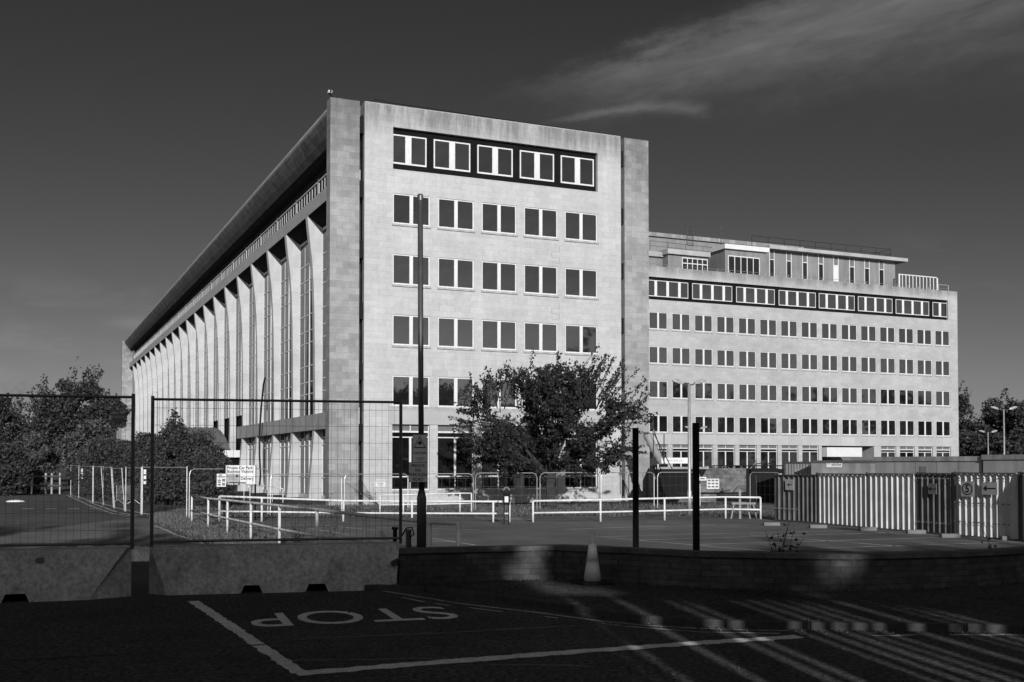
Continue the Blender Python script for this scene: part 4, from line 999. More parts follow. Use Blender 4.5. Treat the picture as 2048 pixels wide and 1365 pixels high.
e, w, h = sign_at('caution_sign', 825, 854, 870, 925.5, LCY - .060, signface, 'caution sign with a dog in a triangle, upper one of two on the lamp column', 'sign')
cz = h * .22; th = .095
mb = MB(); T = [(-th, cz - .085), (th, cz - .085), (0, cz + .10)]; Ti = [(x * .80, cz + (z - cz) * .78 - .003) for x, z in T]
mb.add([(x, -.0062, z) for x, z in T] + [(x, -.0062, z) for x, z in Ti], [(0, 1, 4, 3), (1, 2, 5, 4), (2, 0, 3, 5)]); mb.build('triangle', signk, e)
dog = [(-.035, -.012), (-.03, .0), (-.012, .005), (-.004, .028), (.004, .04), (.009, .028), (.016, .022), (.028, .002), (.032, -.02), (.018, -.03), (.008, -.025), (-.002, -.05), (-.012, -.022), (-.026, -.018)]
MB().poly([(x, -.0062, z + cz) for x, z in dog]).build('dog_emblem', signk, e)
put_text(e, 'CAUTION', .052, 0, -h * .16, off=.0009, sx=.82); put_text(e, 'Security dogs\non site', .03, 0, -h * .37, off=.0004, sx=.85)
e, w, h = sign_at('private_road_sign', 817, 855.3, 925, 965, LCY - .085, signface, 'grey sign reading private no through road on the lamp column, below the caution sign', 'sign', .006)
for i, tx in enumerate(('PRIVATE', 'NO', 'THROUGH', 'ROAD')): put_text(e, tx, .066, 0, h * (.32 - .225 * i), off=.0012, sx=.84)
# small bollards and standpipe beside the column
for i, (px, y0, y1, Y_, lab) in enumerate(((790, 1057, 1095, 18.2, 'short dark bollard at the end of the barrier'), (817, 1059, 1102, 17.4, 'short grey standpipe post beside the lamp column with a wire tied to it'))):
    p = at(px, y1, Y_); q = at(px, y0, Y_); e = empty('bollard' if i == 0 else 'standpipe', (p.x, Y_, gz(Y_)), 0, lab, 'bollard' if i == 0 else 'post')
    H_ = q.z - gz(Y_)
    MB().tube([(0, 0, 0), (0, 0, H_)], .035 if i == 0 else .045, 10).build('post', galv_d if i else blackp, e)
    if i: MB().tube([(-.1, 0, H_ - .1), (-.03, -.05, H_ + .02), (.06, -.05, H_ + .03), (.09, -.05, H_ - .08), (.03, -.05, H_ - .12)], .012, 5).build('tied_wire', rubber, e)
    else: MB().box(-.05, .05, -.05, .05, H_ - .02, H_ + .02).build('cap', blackp, e)
# ------------------------------------------------------------------ brick wall
bw_e = empty('brick_wall', (wall_line[0].x, wall_line[0].y, PAVZ), 0, 'low dark brick wall with a stone coping, curving along the pavement', 'wall')
def strip_wall(line, z0, z1, t, m, name, par, off, over=0):
    mb = MB(); pts = [Vector((p.x, p.y, 0)) - Vector((off.x, off.y, 0)) for p in line]; nn = []
    for i in range(len(pts)):
        d = (pts[min(i + 1, len(pts) - 1)] - pts[max(i - 1, 0)]).normalized(); nn.append(Vector((-d.y, d.x, 0)))
    f = [p - n * over for p, n in zip(pts, nn)]; b = [p + n * (t + over) for p, n in zip(pts, nn)]; k = len(pts)
    vs = [(p.x, p.y, z0) for p in f] + [(p.x, p.y, z1) for p in f] + [(p.x, p.y, z0) for p in b] + [(p.x, p.y, z1) for p in b]
    fs = []
    for i in range(k - 1): fs += [(i, i + 1, k + i + 1, k + i), (k + i, k + i + 1, 3 * k + i + 1, 3 * k + i), (2 * k + i + 1, 2 * k + i, 3 * k + i, 3 * k + i + 1), (i, 2 * k + i, 2 * k + i + 1, i + 1)]
    fs += [(0, k, 3 * k, 2 * k), (k - 1, 3 * k - 1, 4 * k - 1, 2 * k - 1)]
    mb.add(vs, fs); return mb.build(name, m, par)
offv = Vector((wall_line[0].x, wall_line[0].y, 0))
strip_wall(wall_line, -.02, .43, .22, brickm, 'brickwork', bw_e, offv)
strip_wall(wall_line, .432, .50, .22, coping, 'coping', bw_e, offv, .035)
MB().tube([(-.02, -.06, .33), (-.06, -.2, .31)], .045, 10).build('pipe_stub', galv_d, bw_e)
# ------------------------------------------------------------------ traffic cone
cp_ = gnd(1185, 1168, PAVZ)
cn = empty('traffic_cone', cp_, 0, 'tall traffic cone with pale reflective sleeves on the pavement in front of the brick wall', 'cone')
MB().add([(s * .235, t * .235, z) for z in (0, .045) for s, t in ((-1, -1), (1, -1), (1, 1), (-1, 1))], [(0, 3, 2, 1), (4, 5, 6, 7), (0, 1, 5, 4), (1, 2, 6, 5), (2, 3, 7, 6), (3, 0, 4, 7)]).build('base', rubber, cn, rz=.4, bevel=.015)
def cone_seg(z0, z1, ex=0):
    r = lambda z: .125 - (.125 - .022) * (z - .045) / .71
    return MB().tube([(0, 0, z0), (0, 0, z1)], [r(z0) + ex, r(z1) + ex], 28)
cone_seg(.045, .755).build('body', conem, cn, smooth=True); cone_seg(.05, .30, .0035).build('lower_sleeve', conem, cn, smooth=True); cone_seg(.335, .575, .004).build('upper_sleeve', coneref, cn, smooth=True)
# ------------------------------------------------------------------ white pipe railings
def pipe_rail(name, posts, label, r=.028, midf=.48, cat='railing', second=True, endcurve=False, first_mid=True):
    """posts = [(px, ytop, Y)]"""
    P = [at(px, yt, Y_) for px, yt, Y_ in posts]; o = P[0]
    e = empty(name, (o.x, o.y, gz(o.y)), 0, label, cat, 'white pipe railings')
    ov = Vector((o.x, o.y, gz(o.y))); L = [p - ov for p in P]
    MB().tube(L, r, 8).build('top_rail', white_rail, e, smooth=True)
    lows = [Vector((l.x, l.y, (l.z + (gz(p.y) - ov.z)) * midf if False else (gz(p.y) - ov.z) + (l.z - (gz(p.y) - ov.z)) * midf)) for l, p in zip(L, P)]
    if second: MB().tube(lows, r * .85, 8).build('middle_rail', white_rail, e, smooth=True)
    for l, p in zip(L, P):
        MB().tube([(l.x, l.y, gz(p.y) - ov.z - .05), (l.x, l.y, l.z)], r, 8).build('post', white_rail, e, smooth=True)
    return e
Aq = Vector((-12.43, 43)); Bq = Vector((-1.45, 19.5))
def onrail(px):
    kx = (px - CXP) / F; d = Bq - Aq; t = (kx * Aq.y - Aq.x) / (d.x - kx * d.y); return (Aq + d * t).y
pipe_rail('pipe_railing', [(384, 992, 43)] + [(px, yt, onrail(px)) for px, yt in ((416.6, 997.5), (455, 1001), (502, 1006), (559, 1012), (634, 1020), (730, 1031))] + [(859, 1044, 19.5), (917, 1047, 18.8)], 'long white pipe railing running from the verge to beside the lamp column', r=.040, midf=.46)
pipe_rail('pipe_railing', [(439, 993, 44), (523.7, 996, 44), (686.8, 1002, 44), (824, 1003, 43.8), (986.5, 1003.5, 43.6), (1019, 1003.5, 43.6)], 'white pipe railing across the car park edge left of the dark tree', r=.042, midf=.42)
pipe_rail('pipe_railing', [(1066, 1002.5, 43.6), (1201, 1000, 44), (1329, 997, 45), (1451, 994.5, 46.5), (1521, 995.5, 46)], 'white pipe railing across the car park edge right of the dark tree', r=.042, midf=.44)
pipe_rail('ramp_railing', [(760, 991, 50), (806.6, 990, 50.2), (852, 989, 50.4), (920, 987, 50.8), (943, 987, 51)], 'thin white ramp railing below the ground floor windows', r=.034, midf=.5)
# entrance step rail
pipe_rail('step_railing', [(488, 968, 70), (500, 970, 69), (545, 974, 66), (566, 978, 65)], 'small white handrail by the steps at the side of the building', r=.03, second=False)
# ------------------------------------------------------------------ black posts behind the wall
for px0, px1, y0, y1, Y_, lab in ((1266, 1276.5, 857, 1098, 17.2, 'plain black square post behind the wall, left one of the pair'), (1386.5, 1397.5, 847, 1103, 16.5, 'plain black square post behind the wall, right one of the pair and slightly taller')):
    a = at(px0, y1, Y_); b = at(px1, y0, Y_); e = empty('sign_post', ((a.x + b.x) / 2, Y_, gz(Y_)), 0, lab, 'post', 'black posts behind the wall'); hw_ = (b.x - a.x) / 2
    MB().box(-hw_, hw_, -hw_, hw_, 0, b.z - gz(Y_)).build('shaft', blackp, e); MB().box(-hw_ - .002, hw_ + .002, -hw_ - .002, hw_ + .002, b.z - gz(Y_), b.z - gz(Y_) + .006).build('cap', blackp, e)
# ------------------------------------------------------------------ street lamps
def street_lamp(px, ytop, ybot, Y_, label, arm=.75, r=.06, base=True, rot=0):
    top = at(px, ytop, Y_); z0 = GL; e = empty('street_lamp', (top.x, Y_, z0), rot, label, 'street lamp', 'twin headed street lamps')
    H_ = top.z - z0
    MB().tube([(0, 0, 0), (0, 0, H_ * .18), (0, 0, H_ * .19), (0, 0, H_)], [r * 1.35, r * 1.35, r, r * .8], 10).build('column', galv, e, smooth=True)
    for s in (-1, 1):
        MB().tube([(0, 0, H_ - .06), (s * arm * .5, 0, H_ - .04), (s * arm * .8, 0, H_ + .04)], r * .45, 6).build('arm', galv_d, e)
        h = MB(); pr = [(.0, -.04), (.2, -.06), (.5, .0), (.52, .07), (.3, .13), (.03, .07)]
        n = len(pr); W_ = [.05, .13, .11, .05, .09, .05]
        vs = [(s * (arm * .7 + x), -w_, H_ + .02 + z + x * .18) for (x, z), w_ in zip(pr, W_)] + [(s * (arm * .7 + x), w_, H_ + .02 + z + x * .18) for (x, z), w_ in zip(pr, W_)]
        h.add(vs, [tuple(range(n)), tuple(range(2 * n - 1, n - 1, -1))] + [(i, n + i, n + (i + 1) % n, (i + 1) % n) for i in range(n)]); h.build('lamp_head', galv, e)
    return e
street_lamp(1378, 768, 1035, 49.5, 'twin headed street lamp in front of the rear wing, left of the right black post', .35, .075)
street_lamp(1392, 858, 1000, 82, 'distant twin headed street lamp mostly hidden by the right black post', .45, .07)
street_lamp(2007.5, 819, 1000, 72, 'taller of the two lamps above the site cabins at the right', .5, .06)
street_lamp(1976, 865, 1000, 100, 'shorter of the two lamps above the site cabins at the right', .45, .06)
# ------------------------------------------------------------------ corrugated hoarding
def hoarding(p, q, z0, z1, label, m, depth=.065, pitch=.29, lit=True, rails=True):
    p = Vector((p[0], p[1], 0)); q = Vector((q[0], q[1], 0)); d = q - p; L = d.length
    e = empty('hoarding_panel', (p.x, p.y, z0), math.atan2(d.y, d.x), label, 'hoarding panel', 'corrugated hoarding panels round the site compound'); h = z1 - z0
    mb = MB(); n = max(3, round(L / pitch)); pt = L / n; pr = []
    for i in range(n):
        x = i * pt; pr += [(x, 0), (x + pt * .80, 0), (x + pt * .84, -depth), (x + pt * .87, -depth), (x + pt * .985, 0)]
    pr.append((L, 0)); k = len(pr)
    mb.add([(x, y, 0) for x, y in pr] + [(x, y, h) for x, y in pr], [(i, i + 1, k + i + 1, k + i) for i in range(k - 1)])
    mb.build('sheet', m, e)
    mb = MB()
    mb.box(-.03, .03, -.03, .05, -.1, h + .04); mb.box(L - .03, L + .03, -.03, .05, -.1, h + .04); mb.box(.03, L - .03, -depth - .03, -depth + .01, h - .04, h + .01); mb.box(.03, L - .03, -depth - .03, .03, -.04, .0)
    mb.build('frame', hoard_d if lit else galv_d, e)
    return e, L, h
hp = [(1550, 1036), (1600, 1041), (1634, 1046), (1734, 1052), (1831, 1056), (1836, 1056.5), (1905, 1062), (1910, 1063), (2037, 1070), (2043, 1071), (2130, 1076)]
HY = [44.9, 43.6, 42.6, 39.6, 37.3, 37.2, 35.6, 35.4, 33.0, 32.9, 30.6]
hg = [Vector((gx(px, y_), y_, 0)) for (px, py), y_ in zip(hp, HY)]; z1s = 1.43
foot_px = [(1543, 1046), (1636, 1051), (1735, 1056), (1832, 1062), (1900, 1070), (2022, 1075)]
def tape(e, L, z, m=plateface, dx=.12, y=-.105):
    mb = MB(); n = int(L / dx)
    for i in range(n): x = i * dx; mb.quad((x, y, z - .02), (x + dx * .5, y, z - .02), (x + dx * .75, y, z + .025), (x + dx * .25, y, z + .025))
    mb.build('hazard_tape', m, e)
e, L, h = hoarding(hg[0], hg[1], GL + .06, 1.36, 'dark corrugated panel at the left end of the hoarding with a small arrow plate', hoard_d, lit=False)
tape(e, L, .45, plateface, .12); 
mb = MB(); mb.box(L * .5, L * .82, -.12, -.10, 1.20, 1.62); mb.build('arrow_plate', plateface, e)
mb = MB(); cx_ = L * .66; mb.box(cx_ - .02, cx_ + .17, -.125, -.121, 1.39, 1.42); mb.poly([(cx_ - .12, -.125, 1.405), (cx_ - .01, -.125, 1.34), (cx_ - .01, -.125, 1.47)]); mb.build('arrow', signk, e)
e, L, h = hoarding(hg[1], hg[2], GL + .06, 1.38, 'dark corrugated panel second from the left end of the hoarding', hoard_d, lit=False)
hoarding(hg[2], hg[3], GL + .05, 1.43, 'sunlit striped corrugated panel below the container, left one of two alike', hoard)
hoarding(hg[3], hg[4], GL + .05, 1.46, 'sunlit striped corrugated panel below the long cabin, left of the dark gate', hoard)
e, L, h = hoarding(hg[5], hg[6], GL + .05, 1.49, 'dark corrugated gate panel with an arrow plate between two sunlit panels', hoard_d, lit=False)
tape(e, L, h - .17); tape(e, L, .32)
mb = MB(); mb.box(L * .38, L * .62, -.12, -.10, 1.25, 1.6); mb.build('arrow_plate', signg, e)
mb = MB(); cx_ = L * .5; mb.box(cx_ - .05, cx_ + .2, -.125, -.121, 1.41, 1.44); mb.poly([(cx_ - .2, -.125, 1.425), (cx_ - .05, -.125, 1.36), (cx_ - .05, -.125, 1.49)]); mb.build('arrow', signk, e)
e5, L5, h5 = hoarding(hg[7], hg[8], GL + .05, 1.52, 'sunlit striped corrugated panel carrying the speed limit and arrow plates', hoard, pitch=.27)
tape(e5, L5, h5 - .18, signg, .2); tape(e5, L5, h5 - .95, signg, .2); tape(e5, L5, .42, signg, .2)
hoarding(hg[9], hg[10], GL + .05, 1.54, 'corrugated panel cut off by the right edge of the picture', hoard, pitch=.27)
def on5(px):
    kx = (px - CXP) / F; p = hg[7]; d = hg[8] - hg[7]; t = (kx * p.y - p.x) / (d.x - kx * d.y); return t * d.length
def plate5(nm, px0, px1, z0, z1, label, cat):
    x0, x1 = on5(px0), on5(px1); e = empty(nm, (0, 0, 0), 0, label, cat); e.location = e5.location; e.rotation_euler = e5.rotation_euler
    MB().box(x0, x1, -.125, -.11, z0, z1).build('plate', plateface, e); return e, x0, x1
e, x0, x1 = plate5('speed_limit_sign', 1927, 1953, 1.22, 1.69, 'square sign with the number five in a black ring on the striped hoarding', 'sign')
cx_ = (x0 + x1) / 2; cz_ = 1.455; mb = MB(); vs = []; N = 32
rx_ = (x1 - x0) * .40
for r_ in (1.0, .82):
    for k in range(N): t = 2 * math.pi * k / N; vs.append((cx_ + math.cos(t) * rx_ * r_, -.1285, cz_ + math.sin(t) * .19 * r_))
mb.add(vs, [(k, (k + 1) % N, N + (k + 1) % N, N + k) for k in range(N)]); mb.build('ring', signk, e)
t = letters('5', .34, 'lettering', signk, e, thick=.001, offset=.008); t.location = (cx_, -.1285, cz_); t.rotation_euler = (R(90), 0, 0); t.scale = ((x1 - x0) / .5 * .95, 1, 1)
e, x0, x1 = plate5('arrow_sign', 1969, 2000, 1.30, 1.68, 'rectangular sign with a long black left arrow on the striped hoarding', 'sign')
cx_ = (x0 + x1) / 2; w_ = x1 - x0; mb = MB(); mb.box(cx_ - w_ * .2, cx_ + w_ * .4, -.129, -.1255, 1.475, 1.515); mb.poly([(cx_ - w_ * .42, -.129, 1.495), (cx_ - w_ * .18, -.129, 1.40), (cx_ - w_ * .18, -.129, 1.59)]); mb.build('arrow', signk, e)
for i, (px, py) in enumerate(foot_px):
    p = gnd(px, py + 6, GL); o = MB().box(-.30, .30, -.11, .11, 0, .13).build('ballast_block', mat_foot, None, p, R(rnd.uniform(-5, 25)), bevel=.02)
    tag(o, ['concrete foot block at the left end of the hoarding', 'wide concrete foot block under the start of the sunlit panels', 'concrete foot block between the two sunlit panels', 'small concrete foot block at the left side of the dark gate', 'dark concrete foot block at the right side of the dark gate', 'small pale foot block under the right end of the sign panel'][i], 'ballast block', 'concrete blocks under the hoarding')
# ------------------------------------------------------------------ container and cabins
def box_from(px0, px1, ytop, Y0, Y1, depth, name, m, label, cat, corr=0, z0=GL, group=None):
    a = at(px0, ytop, Y0); b = at(px1, ytop, Y1); d = Vector((b.x - a.x, b.y - a.y, 0)); L = d.length; z1 = a.z
    e = empty(name, (a.x, a.y, z0), math.atan2(d.y, d.x), label, cat, group); h = z1 - z0
    return e, L, h
e, L, h = box_from(1567, 1622, 924, 62, 61, 2.4, 'shipping_container', contm, 'corrugated shipping container behind the hoarding with a black lettered plate on its end', 'container')
MB().box(0, L, .06, 2.4, 0, h).build('body', contm, e)
mb = MB(); n = 9; k = []
for i in range(n):
    x = .05 + (L - .1) * i / n; pt = (L - .1) / n; k += [(x, .055), (x + pt * .4, .055), (x + pt * .5, 0), (x + pt * .9, 0), (x + pt, .055)]
kn = len(k); mb.add([(x, y, .1) for x, y in k] + [(x, y, h - .1) for x, y in k], [(i, i + 1, kn + i + 1, kn + i) for i in range(kn - 1)]); mb.build('corrugated_side', contm, e)
mb = MB(); mb.box(0, L, -.02, .055, h - .1, h + .01); mb.box(0, .06, -.02, .055, 0, h - .1); mb.box(L - .06, L, -.02, .055, 0, h - .1); mb.build('frame', galv_d, e)
# the flat fronted unit with the hire company's plate
a = at(1622, 922, 59.5); b = at(1750, 920, 57.5); d = Vector((b.x - a.x, b.y - a.y, 0)); L = d.length
e = empty('site_cabin', (a.x, a.y, GL), math.atan2(d.y, d.x), 'flat grey steel cabin with the hire company plate near its left end', 'cabin', 'cabins in the site compound'); h = a.z - GL
MB().box(0, L, 0, 2.4, 0, h).build('body', contm, e); MB().box(-.03, L + .03, -.04, -.002, h - .12, h + .02).build('top_rail', galv_d, e)
x0 = 1.3 ; 
pl = empty('nameplate', (0, 0, 0), 0, 'white plate with black lettering on the flat grey cabin', 'sign'); pl.location = e.location; pl.rotation_euler = e.rotation_euler
def on_(p, q, px):
    kx = (px - CXP) / F; d = q - p; t = (kx * p.y - p.x) / (d.x - kx * d.y); return t * d.length
av = Vector((a.x, a.y, 0)); bv = Vector((b.x, b.y, 0)); q0, q1 = on_(av, bv, 1653), on_(av, bv, 1684); zc = at(1668, 928, (a.y + b.y) / 2 + 1.5).z - GL; pw = q1 - q0
MB().box(q0, q1, -.03, -.01, zc - .18, zc + .18).build('plate', signw, pl)
mb = MB(); X0 = q0 + pw * .05
for k_ in range(2):
    x = X0 + k_ * pw * .10; mb.poly([(x, -.034, zc - .04), (x + pw * .04, -.034, zc - .04), (x + pw * .12, -.034, zc + .14), (x + pw * .08, -.034, zc + .14)])
mb.build('emblem', signk, pl)
for tx, s_, x_, z_ in (('NIXON', .20, q0 + pw * .63, zc + .07), ):
    t = letters(tx, s_, 'lettering', signk, pl, thick=.001, offset=.004); t.location = (x_, -.034, z_); t.rotation_euler = (R(90), 0, 0); t.scale = (pw * .62 / .65, 1, 1)
MB().box(q0 + pw * .33, q0 + pw * .95, -.035, -.031, zc - .09, zc - .03).build('bar', signk, pl)
t = letters('HIRE', .055, 'lettering', signw, pl, thick=.001, space=1); t.location = (q0 + pw * .64, -.0365, zc - .06); t.rotation_euler = (R(90), 0, 0); t.scale = (3, 1, 1)
a = at(1750, 924, 50); b = at(1963, 914, 45.5); d = Vector((b.x - a.x, b.y - a.y, 0)); L = d.length; h1 = a.z - GL
e = empty('site_cabin', (a.x, a.y, GL), math.atan2(d.y, d.x), 'long pale site cabin with panel joints and a small vent, behind the striped panels', 'cabin', 'cabins in the site compound')
MB().box(0, L, 0, 2.8, 0, h1 + .12).build('body', cabin, e); MB().box(-.05, L + .05, -.06, -.002, h1 + .02, h1 + .22).build('roof_edge', contm, e)
mb = MB()
for k in range(1, 5): mb.box(L * k / 5, L * k / 5 + .02, -.006, -.002, 0, h1)
mb.build('panel_joint', signg, e); MB().box(L * .45, L * .51, -.03, -.003, h1 - .45, h1 - .2).build('vent', signg, e)
a = at(1966, 912, 45.3); b = at(2080, 913, 43); d = Vector((b.x - a.x, b.y - a.y, 0)); L = d.length; h1 = a.z - GL
e = empty('site_cabin', (a.x, a.y, GL), math.atan2(d.y, d.x), 'pale site cabin cut off by the right edge of the picture', 'cabin', 'cabins in the site compound')
MB().box(0, L, 0, 2.8, 0, h1).build('body', cabin, e); MB().box(-.03, L + .05, -.06, -.002, h1 - .16, h1 + .04).build('roof_edge', contm, e)
# ------------------------------------------------------------------ site hut, chute, scaffold by the wing
hy = 66
a = at(1308, 937, hy); b = at(1492, 938, hy)
e = empty('stone_hut', (a.x, hy, GL - .1), 0, 'low rough stone hut wall with debris on its top, in front of the rear wing', 'hut')
Lh = b.x - a.x; hh_ = a.z - GL + .1
MB().box(0, Lh, 0, 3, 0, hh_).build('wall', rough_wall, e)
mb = MB(); rr = random.Random(4)
for i in range(40):
    x = rr.uniform(Lh * .45, Lh - .3); s_ = rr.uniform(.08, .25); mb.box(x, x + s_, .1, .1 + s_, hh_ + .001 * i, hh_ + s_ * .6)
mb.build('debris', mat_foot, e)
MB().box(Lh - .4 + .42, Lh + 2.0, .3, .6, 0, hh_).build('doorway', shadowbox, e)
sk = empty('skip', (at(1312, 960, 62).x, 62, GL), 0, 'black skip with sloping ends at the foot of the rubbish chute', 'skip')
z0_ = at(1320, 955, 62).z - GL; zt_ = at(1320, 935, 62).z - GL
MB().prism_y([(.0, zt_), (.6, z0_ * .2), (1.9, z0_ * .2), (2.9, zt_)], 0, 1.6).build('body', blackp, sk); MB().box(-.05, 2.95, -.06, -.002, zt_ - .1, zt_ + .02).build('rim', galv_d, sk)
ch = empty('rubbish_chute', at(1296, 880, 64), 0, 'fat pale rubbish chute slanting down beside the right pylon into the skip', 'chute')
o0 = Vector(ch.location); pts = [at(1293, 868, 64) - o0, at(1305, 893, 63.6) - o0, at(1318, 917, 63.2) - o0, at(1329, 934, 62.8) - o0]
pp = []; rads = []
for k in range(13):
    s = k / 12 * 3; i = min(int(s), 2); pp.append(pts[i].lerp(pts[i + 1], s - i)); rads.append(.25 if k % 2 else .21)
MB().tube(pp, rads, 12).build('tube', cabin, ch, smooth=True)
bd = empty('banner', at(1350, 922, 61.5), 0, 'white banner board with small lettering above the skip', 'sign')
MB().box(-.75, .75, 0, .03, -.15, .17).build('board', signw, bd)
t = letters('NEW CIVIL LTD', .13, 'lettering', signg, bd); t.location = (0, -.004, 0); t.rotation_euler = (R(90), 0, 0)
scf = empty('scaffold', (0, 60.5, 0), 0, 'scaffold poles and dark boards standing between the hut and the container', 'scaffold')
mb = MB()
def sp_(x0, y0, x1, y1, Y_=60.5, r=.03):
    a = at(x0, y0, Y_); b = at(x1, y1, Y_); MB().tube([a - Vector((0, 60.5, 0)), b - Vector((0, 60.5, 0))], r, 5).build('pole', galv_d, scf)
for s in ((1306, 830, 1307, 915), (1300, 835, 1330, 930), (1303, 872, 1308, 860), (1328, 868, 1328, 930), (1512, 920, 1513, 1005), (1505, 930, 1530, 925), (1532, 934, 1545, 918), (1512, 925, 1500, 938), (1308, 868, 1345, 940)): sp_(*s)
mb = MB(); p = at(1425, 932, 60.5); q = at(1565, 932, 60.5); mb.box(p.x, q.x, -.1, .1, p.z - .03, p.z + .03)
p = at(1500, 940, 60.5); q = at(1566, 940, 60.5); mb.box(p.x, q.x, -.3, .3, p.z - .2, p.z + .05); mb.build('deck', blackp, scf)
dn = empty('site_notice', at(1426, 968, 57.5), 0, 'pale site notice board on the wire fence in front of the hut', 'notice')
MB().box(-.32, .32, 0, .02, -.26, .26).build('board', signface, dn)
mb = MB()
for i in range(3):
    for j in range(3): mb.box(-.28 + i * .2, -.12 + i * .2, -.004, -.001, -.2 + j * .16, -.1 + j * .16)
mb.build('print', signg, dn)
an = empty('arrow_notice', at(1405, 958, 57.4), 0, 'small white plate with a dark arrow just right of the right black post', 'notice')
MB().box(-.2, .2, 0, .02, -.09, .09).build('plate', signw, an); MB().box(-.12, .12, -.004, -.001, -.03, .03).build('print', signk, an)
# cable drum / trestle things near the end of the right rail
tr = empty('trestle', gnd(1480, 1038, GL), 0, 'small pale trestle and post standing at the right end of the white railing', 'trestle')
for x, lean in ((-.25, -.12), (.0, .0), (.32, .1), (.55, .16)): MB().tube([(x + lean, 0, 0), (x, 0, .62 if x else 1.2)], .03 if x else .05, 6).build('leg', galv, tr)
MB().box(-.35, .65, -.06, .06, .6, .68).build('beam', galv_d, tr)
# ------------------------------------------------------------------ signboard and notices by the verge
Ys = 45.0
e, w, h = sign_at('car_park_signboard', 451.5, 511, 931, 969, Ys, signw, 'large white board reading private car park, on two black posts by the railing', 'sign')
put_text(e, 'Private Car Park', .17, -w * .46, h * .36, y=-.007, align='LEFT', off=.003, sx=.92)
put_text(e, 'Business Visitors', .17, -w * .46, h * .17, y=-.007, align='LEFT', off=.003, sx=.92)
put_text(e, 'Delivery', .17, -w * .0, -h * .2, y=-.007, align='LEFT', off=.003, sx=.92)
for px in (449, 511):
    p = at(px, 931, Ys + .05); MB().box(p.x - e.location.x - .03, p.x - e.location.x + .03, .01, .07, GL - e.location.z, (h / 2 + .01)).build('post', blackp, e)
mb = MB(); mb.box(w * -.02, w * .18, -.008, -.005, -h * .47, -h * .38); mb.build('print', signg, e)
e, w, h = sign_at('keep_out_notice', 453.5, 479, 948, 971, Ys - .08, plateface, 'small notice reading keep out fixed over the left half of the car park board', 'notice')
MB().box(-w * .5, w * .5, -.008, -.005, -h * .5, -h * .22).build('band', signk, e)
put_text(e, 'Keep out', .12, 0, -h * .36, y=-.0095, m=signw, sx=.95, off=.002)
MB().tube([(w * .3, -.006, h * .3), (w * .3, -.009, h * .3)], .05, 14).build('emblem', signk, e)
put_text(e, 'Demolition', .07, -w * .02, h * .05, y=-.007, m=signg)
e, w, h = sign_at('site_rules_notice', 433.5, 452, 948, 974, Ys - .05, signw, 'white notice with rows of dark print, just left of the car park board', 'notice')
mb = MB()
for x0, z0, x1, z1 in ((-.4, .22, .4, .30), (-.4, -.05, -.05, .05), (.08, -.1, .42, .12), (-.4, -.2, -.05, -.1), (-.4, -.4, -.05, -.28), (.08, -.4, .42, -.2), (-.3, .36, .1, .44)): mb.box(w * x0, w * x1, -.008, -.005, h * z0, h * z1)
mb.build('print', signg, e)
# ticket post near the tree
e = empty('ticket_post', gnd(1013, 1050, GL), 0, 'dark ticket machine post with a small white label between the two white railings', 'post')
MB().box(-.13, .13, -.1, .1, .75, 1.2).build('head', blackp, e); MB().box(-.07, .07, -.108, -.102, .85, 1.07).build('label_plate', signw, e)
for x in (-.09, .09): MB().box(x - .02, x + .02, -.02, .02, 0, .75).build('leg', blackp, e)
MB().tube([(-.12, 0, 1.3), (-.05, 0, 1.4), (.05, 0, 1.4), (.12, 0, 1.3)], .02, 5).build('hood', galv, e)
# boulders behind the left barrier
for i, (px, w_) in enumerate(((128, .22), (172, .3), (198, .18), (224, .34), (250, .2), (275, .3), (293, .2))):
    p = gnd(px, 1101, GL); p = at(px, 1098, 24); rr = random.Random(i); g = np.random.default_rng(i)
    mb = MB(); vs = []; fs = []; n = 10; mrows = 5
    zc = gz(24)
    topz = at(px, 1089 + rr.uniform(-1, 4), 24).z - zc
    for j in range(mrows):
        t = j / (mrows - 1) * math.pi / 2
        for k in range(n): a_ = 2 * math.pi * k / n; q = 1 + g.uniform(-.08, .08); vs.append((math.cos(a_) * math.cos(t) * w_ * 1.3 * q, math.sin(a_) * math.cos(t) * w_ * q, math.sin(t) * topz * .98))
    fs = [(j * n + k, j * n + (k + 1) % n, (j + 1) * n + (k + 1) % n, (j + 1) * n + k) for j in range(mrows - 1) for k in range(n)]
    mb.add(vs, fs); o = mb.build('boulder', barrier_m, None, (p.x, 24, zc), smooth=True); tag(o, 'pale boulder top showing above the left barriers, number %d from the left' % (i + 1) if False else ['leftmost and flattest boulder top above the left barrier', 'second boulder top from the left above the barrier', 'small boulder between two larger ones above the barrier', 'widest boulder top above the left barrier', 'small boulder just left of the fence post', 'boulder top in the gap between the two fence posts', 'small boulder at the start of the longer barrier'][i], 'boulder', 'boulders behind the concrete barriers')
# speed cushion dome on the far road
o = MB(); vs = []
n = 16
for j in range(5):
    t = j / 4 * math.pi / 2
    for k in range(n): a_ = 2 * math.pi * k / n; vs.append((math.cos(a_) * math.cos(t) * .55, math.sin(a_) * math.cos(t) * .5, math.sin(t) * .12))
o.add(vs, [(j * n + k, j * n + (k + 1) % n, (j + 1) * n + (k + 1) % n, (j + 1) * n + k) for j in range(4) for k in range(n)])
tag(o.build('speed_hump', paint, None, gnd(31, 1004, GL), smooth=True), 'small white painted mini roundabout dome on the road at the left', 'road hump')
